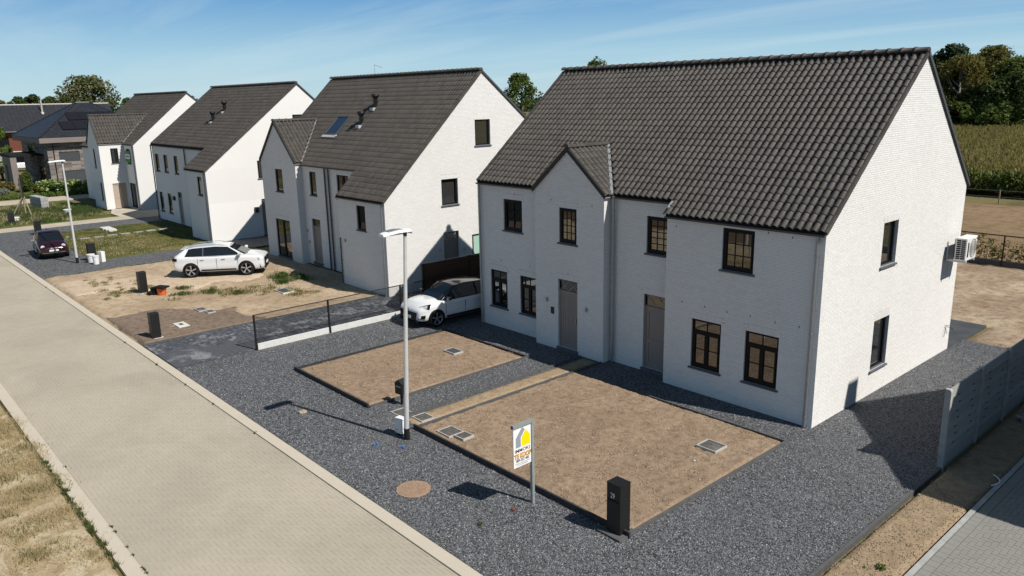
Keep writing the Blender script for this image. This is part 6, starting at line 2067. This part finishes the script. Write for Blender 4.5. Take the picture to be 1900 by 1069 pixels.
shrub("white_flower_bush", "white flowering bush under small bright green tree", "bush", (-104.6, -1.9, .3), [(0, 0, 1.2, .9), (.5, .8, 1.7, .8), (-.3, -.8, 1.0, .8), (0, .3, 2.4, .7)], 1500, .24, M['leaf_bright'], 59, ("blossom", 2600, .24, M['bloom_white']))

# --- weeds, grass and straw
def tufts(name, pts, n, hgt, mat, seed, w=.012, lean=.5):
    """upright blades; pts: (x, y, z, spread)"""
    g = np.random.default_rng(seed)
    pts = np.asarray(pts, dtype=np.float32)
    ci = g.integers(0, len(pts), n)
    P = pts[ci, :3] + np.concatenate([g.normal(0, 1, (n, 2)) * pts[ci, 3:4] * .5, np.zeros((n, 1))], 1)
    a = g.uniform(0, 6.283, n); h = hgt * g.uniform(.5, 1.4, n)
    o = np.stack([np.cos(a), np.sin(a), np.zeros(n)], 1) * (w * g.uniform(.6, 1.5, n))[:, None]
    b = g.uniform(0, 6.283, n)
    tip = P + np.stack([np.cos(b) * h * lean * g.uniform(0, 1.2, n), np.sin(b) * h * lean * g.uniform(0, 1.2, n), h], 1)
    V = np.stack([P - o, P + o, tip], 1)
    return put(name, fast(name, V, np.arange(n * 3).reshape(-1, 3), mat), None, "stuff")
g = np.random.default_rng(77)
# verge across the street
vp = []
for i in range(420):
    x, y = g.uniform(-17, -2), -15.72 - abs(g.normal(0, 1.5))
    if mnoise.noise((x * .9, y * .9, 3.3)) > (-.2 if x < -8.6 else .16): vp.append((x, y, .0, g.uniform(.15, .5)))
tufts("dry_grass", vp, 30000, .085, M['straw'], 61, .005, 1.2)
tufts("green_grass", [p for p in vp if mnoise.noise((p[0] * 1.7, p[1] * 1.7, 8.1)) > .28] or vp[:5], 1300, .08, M['weed'], 62, .010, .8)
kp = [(x, -15.63 + g.uniform(-.05, .02), .0, .06) for x in g.uniform(-13, -5, 34)]
tufts("kerb_weeds", kp, 1500, .08, M['weed'], 63, .008, .9)
kp = [(x, -10.945, -.04, .03) for x in g.uniform(-40, 3, 9)] + [(x, -15.31, -.04, .03) for x in g.uniform(-12, -4, 10)]
tufts("kerb_weeds", kp, 900, .05, M['weed'], 64, .008, .8)
# weeds on the sand of house 2
wp = []
for i in range(48):
    t_ = g.uniform(0, 1)
    x, y = -31.4 + t_ * 7.6 + g.normal(0, .45), -8.2 + t_ * 6.2 + g.normal(0, .5)
    wp.append((x, y, .0, g.uniform(.12, .40)))
for i in range(26):
    wp.append((g.uniform(-35, -29), g.uniform(-9.6, -7.2), .0, g.uniform(.1, .35)))
tufts("sand_weeds", wp, 2600, .10, M['weed'], 65, .016, .9)
tufts("sand_straw", wp, 6500, .09, M['straw'], 66, .010, 1.0)
# lawns
tufts("lawn_blades", [(g.uniform(-53.5, -40.8), g.uniform(-7.1, -.3), .02, .5) for _ in range(260)], 9000, .07, M['weed'], 67, .014, .8)
tufts("lawn_straw", [(g.uniform(-50, -40.8), g.uniform(-7.1, -2.0), .02, .6) for _ in range(160)], 6000, .06, M['straw'], 68, .014, .8)
tufts("tall_grass", [(g.uniform(-72, -60), g.uniform(-8.6, -1.2), .03, .5) for _ in range(150)] + [(g.uniform(-67, -62.2), g.uniform(-3.2, -1.0), .03, .5) for _ in range(90)], 13000, .24, M['weed'], 69, .022, .7)
tufts("tall_straw", [(g.uniform(-74, -60), g.uniform(-8.6, -1.2), .03, .6) for _ in range(120)], 4500, .18, M['straw'], 70, .02, .8)
def weed(x, y, s, label, n=90, mat='weed', seed=1):
    flat_ = .55 if s > .2 else 1.0
    t = thing("weed_plant", label, "weed", (x, y, .0))
    leaves("foliage", [(0, 0, s * .35), (s * .4, s * .1, s * .3), (-s * .3, s * .25, s * .25), (.1 * s, -s * .35, s * .25)], [s * .42] * 4, n, s * (.42 if s < .2 else .26), M[mat], t, None, seed, flat=flat_)
    if s > .2:
        g_ = np.random.default_rng(seed)
        bl_ = tufts('stalk', [(g_.normal(0, s * .8), g_.normal(0, s * .8), 0, s * .7) for _ in range(14)], 300, s * .5, M['weed'], seed, .012, .6)
        bl_.parent = t
    m = MB(); m.cyl((0, 0, -.03), (0, 0, s * .4), .008, .004, 5); m.obj("stem", M['weed'], t)
weed(4.02, -5.05, .13, "larger green weed on the sand strip by the grey paving", 90, 'leaf_bright', 81)
weed(3.78, -5.25, .06, "tiny green seedling beside a larger weed on the sand strip", 40, 'leaf_bright', 82)
weed(-2.45, -9.55, .11, "sparse weed sprouting alone from gravel before the sale sign", 40, 'weed', 83)
weed(-11.9, -3.35, .10, "small weed by the flat cover in the nearer car's soil bed", 60, 'leaf_bright', 84)
weed(-28.0, -1.6, .50, "bushy green weed clump at front of the white SUV", 420, 'weed', 85)
weed(-27.0, -1.05, .42, "spreading weed clump between the SUV and glazed doors", 360, 'weed', 86)
weed(-26.9, -2.0, .34, "lower weed clump on sand towards dark rectangular cover", 280, 'weed', 87)
weed(-27.6, -5.4, .26, "round grey-green weed tuft midway between SUV and raked soil", 200, 'weed', 88)
weed(-26.4, -4.6, .24, "weed tuft with dry stalks nearest to the raked soil", 200, 'leaf_olive', 89)
weed(-28.2, -6.6, .24, "leafy weed beside the orange service cap", 200, 'leaf_bright', 90)
weed(-29.3, -6.2, .26, "weed just behind orange service cap, towards white SUV", 200, 'weed', 91)

# ------------------------------------------------------------------ dark brick house and the roof behind it
DX, DY0, DY1, DW = -90.0, 1.2, 12.6, 13.0
D = House("brick_house", "dark brick house with hipped black roof and solar panels behind hydrangeas", (DX, DY0, 0))
D.brick_l, D.brick_h, D.course = .9, .17, .19
LD = DY1 - DY0
D.panel((0, 0, 0), (0, 1, 0), (1, 0, 0), [(0, 0), (LD, 0), (LD, 4.9), (0, 4.9)], [(1.1, 3.2, 2.75, 3.85), (1.15, 4.2, .3, 1.75)])
D.panel((0, 0, 0), (1, 0, 0), (0, -1, 0), [(-DW, 0), (0, 0), (0, 4.9), (-DW, 4.9)], [(-9.6, -6.2, 3.0, 4.4), (-5.2, -2.2, .2, 2.2)])
D.panel((0, LD, 0), (-1, 0, 0), (0, 1, 0), [(0, 0), (DW, 0), (DW, 4.9), (0, 4.9)], [], bricks=False)
D.panel((-DW, 0, 0), (0, -1, 0), (-1, 0, 0), [(-LD, 0), (0, 0), (0, 4.9), (-LD, 4.9)], [], bricks=False)
D.finish_walls((M['dark_brick'], M['dark_brick']), False)
D.window((0, 0, 0), (1, 0, 0), (0, -1, 0), (-9.6, -6.2, 3.0, 4.4), "double", sill=False)
D.window((0, 0, 0), (1, 0, 0), (0, -1, 0), (-5.2, -2.2, .2, 2.2), "double", sill=False)
for (a, b, c, d) in ((1.1, 3.2, 2.75, 3.85), (1.15, 4.2, .3, 1.75)):
    m = MB()
    n = 12
    for i in range(n):
        z = c + (d - c) * i / n
        m.box(-.09, -.05 - .012 * (i % 2), a, b, z + .005, z + (d - c) / n)
    m.obj("roller_shutter", M['zinc_dark'], D.root)
D.downpipe(.08, .62, 5.3, M['black']); 
m = MB(); ov = .75; ZE, ZA = 5.45, 9.15
c4 = [(-DW - ov, -ov), (ov, -ov), (ov, LD + ov), (-DW - ov, LD + ov)]
r0_, r1_ = (-DW / 2, LD / 2 - .6), (-DW / 2, LD / 2 + .9)
Z3 = lambda p, z: (p[0], p[1], z)
m.add([Z3(c4[0], ZE), Z3(c4[1], ZE), Z3(c4[2], ZE), Z3(c4[3], ZE), Z3(r0_, ZA), Z3(r1_, ZA)], [(0, 1, 4), (1, 2, 5, 4), (2, 3, 5), (3, 0, 4, 5), (3, 2, 1, 0)])
rf = m.obj("roof", M['under'], D.root, fix=False)
m = MB(); m.box(c4[0][0], c4[1][0], c4[0][1], c4[2][1], ZE - .55, ZE - .005); m.obj("eaves_board", M['dark_brick'], rf)
def slope_tiles(a, b, top, n_rows, tw_, wide=None):
    """rows of flat tiles on the triangle or trapezoid a-b (eave) up to the ridge points top"""
    a, b = Vector(a), Vector(b); t0, t1 = Vector(top[0]), Vector(top[1])
    org, A, B, Cc = [], [], [], []
    for j in range(n_rows):
        q0, q1 = j / n_rows, (j + 1.06) / n_rows
        l0, r0 = a.lerp(t0, q0), b.lerp(t1, q0)
        n = max(1, int((r0 - l0).length / tw_))
        l1, r1 = a.lerp(t0, min(q1, 1)), b.lerp(t1, min(q1, 1))
        up = ((l1 + r1) - (l0 + r0)) / 2
        d = (r0 - l0).normalized(); N = d.cross(up).normalized()
        for i in range(n):
            o = l0 + (r0 - l0) * (i / n)
            org.append((o + N * .02)[:]); A.append(((r0 - l0) * (.97 / n))[:]); B.append(up[:]); Cc.append((N * .035)[:])
    many_boxes("roof_tile", org, A, B, Cc, M['tile_black'], rf)
slope_tiles(Z3(c4[0], ZE), Z3(c4[1], ZE), (Z3(r0_, ZA), Z3(r0_, ZA)), 16, .42)
slope_tiles(Z3(c4[1], ZE), Z3(c4[2], ZE), (Z3(r0_, ZA), Z3(r1_, ZA)), 16, .42)
for (p, q) in ((c4[0], r0_), (c4[1], r0_), (c4[2], r1_)):
    m = MB(); m.cyl(Z3(p, ZE + .05), Z3(q, ZA + .05), .10, None, 8); m.obj("hip_ridge", M['tile_black'], rf)
m = MB(); m.cyl(Z3(r0_, ZA + .05), Z3(r1_, ZA + .05), .11, None, 8); m.obj("ridge_tile", M['tile_black'], rf)
# two rows of solar panels on the slope facing the white houses
U_ = Vector((0, 1, 0)); e_mid = Vector((ov, 0, ZE)); t_mid = Vector((-DW / 2, 0, ZA)); B_ = (t_mid - e_mid).normalized(); N_ = U_.cross(B_).normalized()
for (y0_, k0, cnt) in ((2.0, 1.5, 4), (3.2, 3.7, 4)):
    for i in range(cnt):
        m = MB(); m.obox(e_mid + B_ * k0 + U_ * (y0_ + i * 1.35) + N_ * .14, U_ * 1.32, B_ * 1.85, N_ * .04)
        m.obj("solar_panel", M['panelblack'], D.root)
m = MB(); m.box(-9.5, -2.0, -3.32, -.02, 3.45, 3.65); m.obj("porch_roof", M['under'], D.root)
m = MB(); m.box(-6.6, -2.05, -3.3, -2.7, 2.5, 3.44); m.box(-4.2, -2.05, -3.3, -2.7, 0, 2.499); m.box(-6.6, -5.4, -3.3, -2.7, 0, 2.499); m.obj("porch_wall", M['dark_brick'], D.root)
m = MB(); m.box(-5.39, -4.21, -2.95, -2.85, 0, 2.49); m.obj("porch_door", M['frame'], D.root)

# long low house with dark roof and flue pipe
LH = House("brick_house", "long red brick house with wide dark roof and white flue pipe", (-138, 0, 0))
LH.brick_on = False
LH.panel((0, 0, 0), (0, 1, 0), (1, 0, 0), [(-6, 0), (22, 0), (22, 5.2), (-6, 5.2)], [(4.0, 5.8, 2.6, 4.4), (9.0, 10.6, 2.6, 4.4)])
LH.panel((0, -6, 0), (1, 0, 0), (0, -1, 0), [(-9, 0), (0, 0), (0, 5.2), (-4.5, 9.0), (-9, 5.2)], [])
LH.finish_walls((M['red_brick'], M['red_brick']), False)
LH.window((0, 0, 0), (0, 1, 0), (1, 0, 0), (4.0, 5.8, 2.6, 4.4), "double"); LH.window((0, 0, 0), (0, 1, 0), (1, 0, 0), (9.0, 10.6, 2.6, 4.4), "double")
m = MB(); m.prism([(.6, -6.4, 5.0), (-4.5, -6.4, 9.1), (-9.6, -6.4, 5.0)], (0, 28.8, 0)); rf = m.obj("roof", M['under'], LH.root)
org, A, B, Cc = [], [], [], []
sl = Vector((-5.1, 0, 4.1)); Nn = Vector((4.1, 0, 5.1)).normalized()
for j in range(20):
    for i in range(96):
        o = Vector((.62, -6.4 + i * .3, 5.0)) + sl * (j / 20) + Nn * (.01 + .03 * ((i + 0) % 2))
        org.append(o[:]); A.append((0, .29, 0)); B.append((sl / 20 * 1.03)[:]); Cc.append((Nn * .03)[:])
many_boxes("roof_tile", org, A, B, Cc, M['tile_black'], rf)
m = MB(); m.cyl((-4.5, -6.4, 9.16), (-4.5, 22.4, 9.16), .13, None, 8); m.obj("ridge_tile", M['lid_frame'], rf)
m = MB(); m.cyl((-2.9, 11.7, 7.6), (-2.9, 11.7, 9.9), .14, .12, 10); m.cyl((-2.9, 11.7, 7.5), (-2.9, 11.7, 7.95), .42, .2, 10); m.obj("flue_pipe", M['lid_frame'], LH.root)
m = MB(); m.cyl((.72, -6.2, 4.98), (.72, 22.2, 4.98), .09, None, 8); m.obj("gutter", M['zinc_dark'], LH.root)
# white van half hidden by the porch
van = dict(w=.98, L=4.9, paint=M['car_white'], sill=.25, belt=1.16, r=.33, axles=(-1.5, 1.55), spokes=5,
    stations=[(-2.4, .9, .40, 1.1, .05), (-2.3, .98, .3, 1.15, .03), (-1.5, 1, .25, 1.16, .02), (0, 1, .25, 1.15, .02), (1.2, 1, .25, 1.14, .05), (1.8, .97, .27, 1.05, .07), (2.25, .88, .3, .9, .05), (2.4, .7, .38, .78, .03)],
    cab=(1.5, .75, -2.1, -2.3), roof=2.75, roof_w=.82, arc=.03, cab_w=.96, handles=(.2,), gaps=(-.6, .9), nose=2.4, tail=-2.38, front=mir("headlamp", M['lamp_glass'], [(2.38, -.6, .72), (2.15, -.9, .76), (2.1, -.88, .9), (2.33, -.55, .86)]))
car("white_van", "white van half hidden behind dark house's porch", (-121, 3.4, .0), R(90), van)
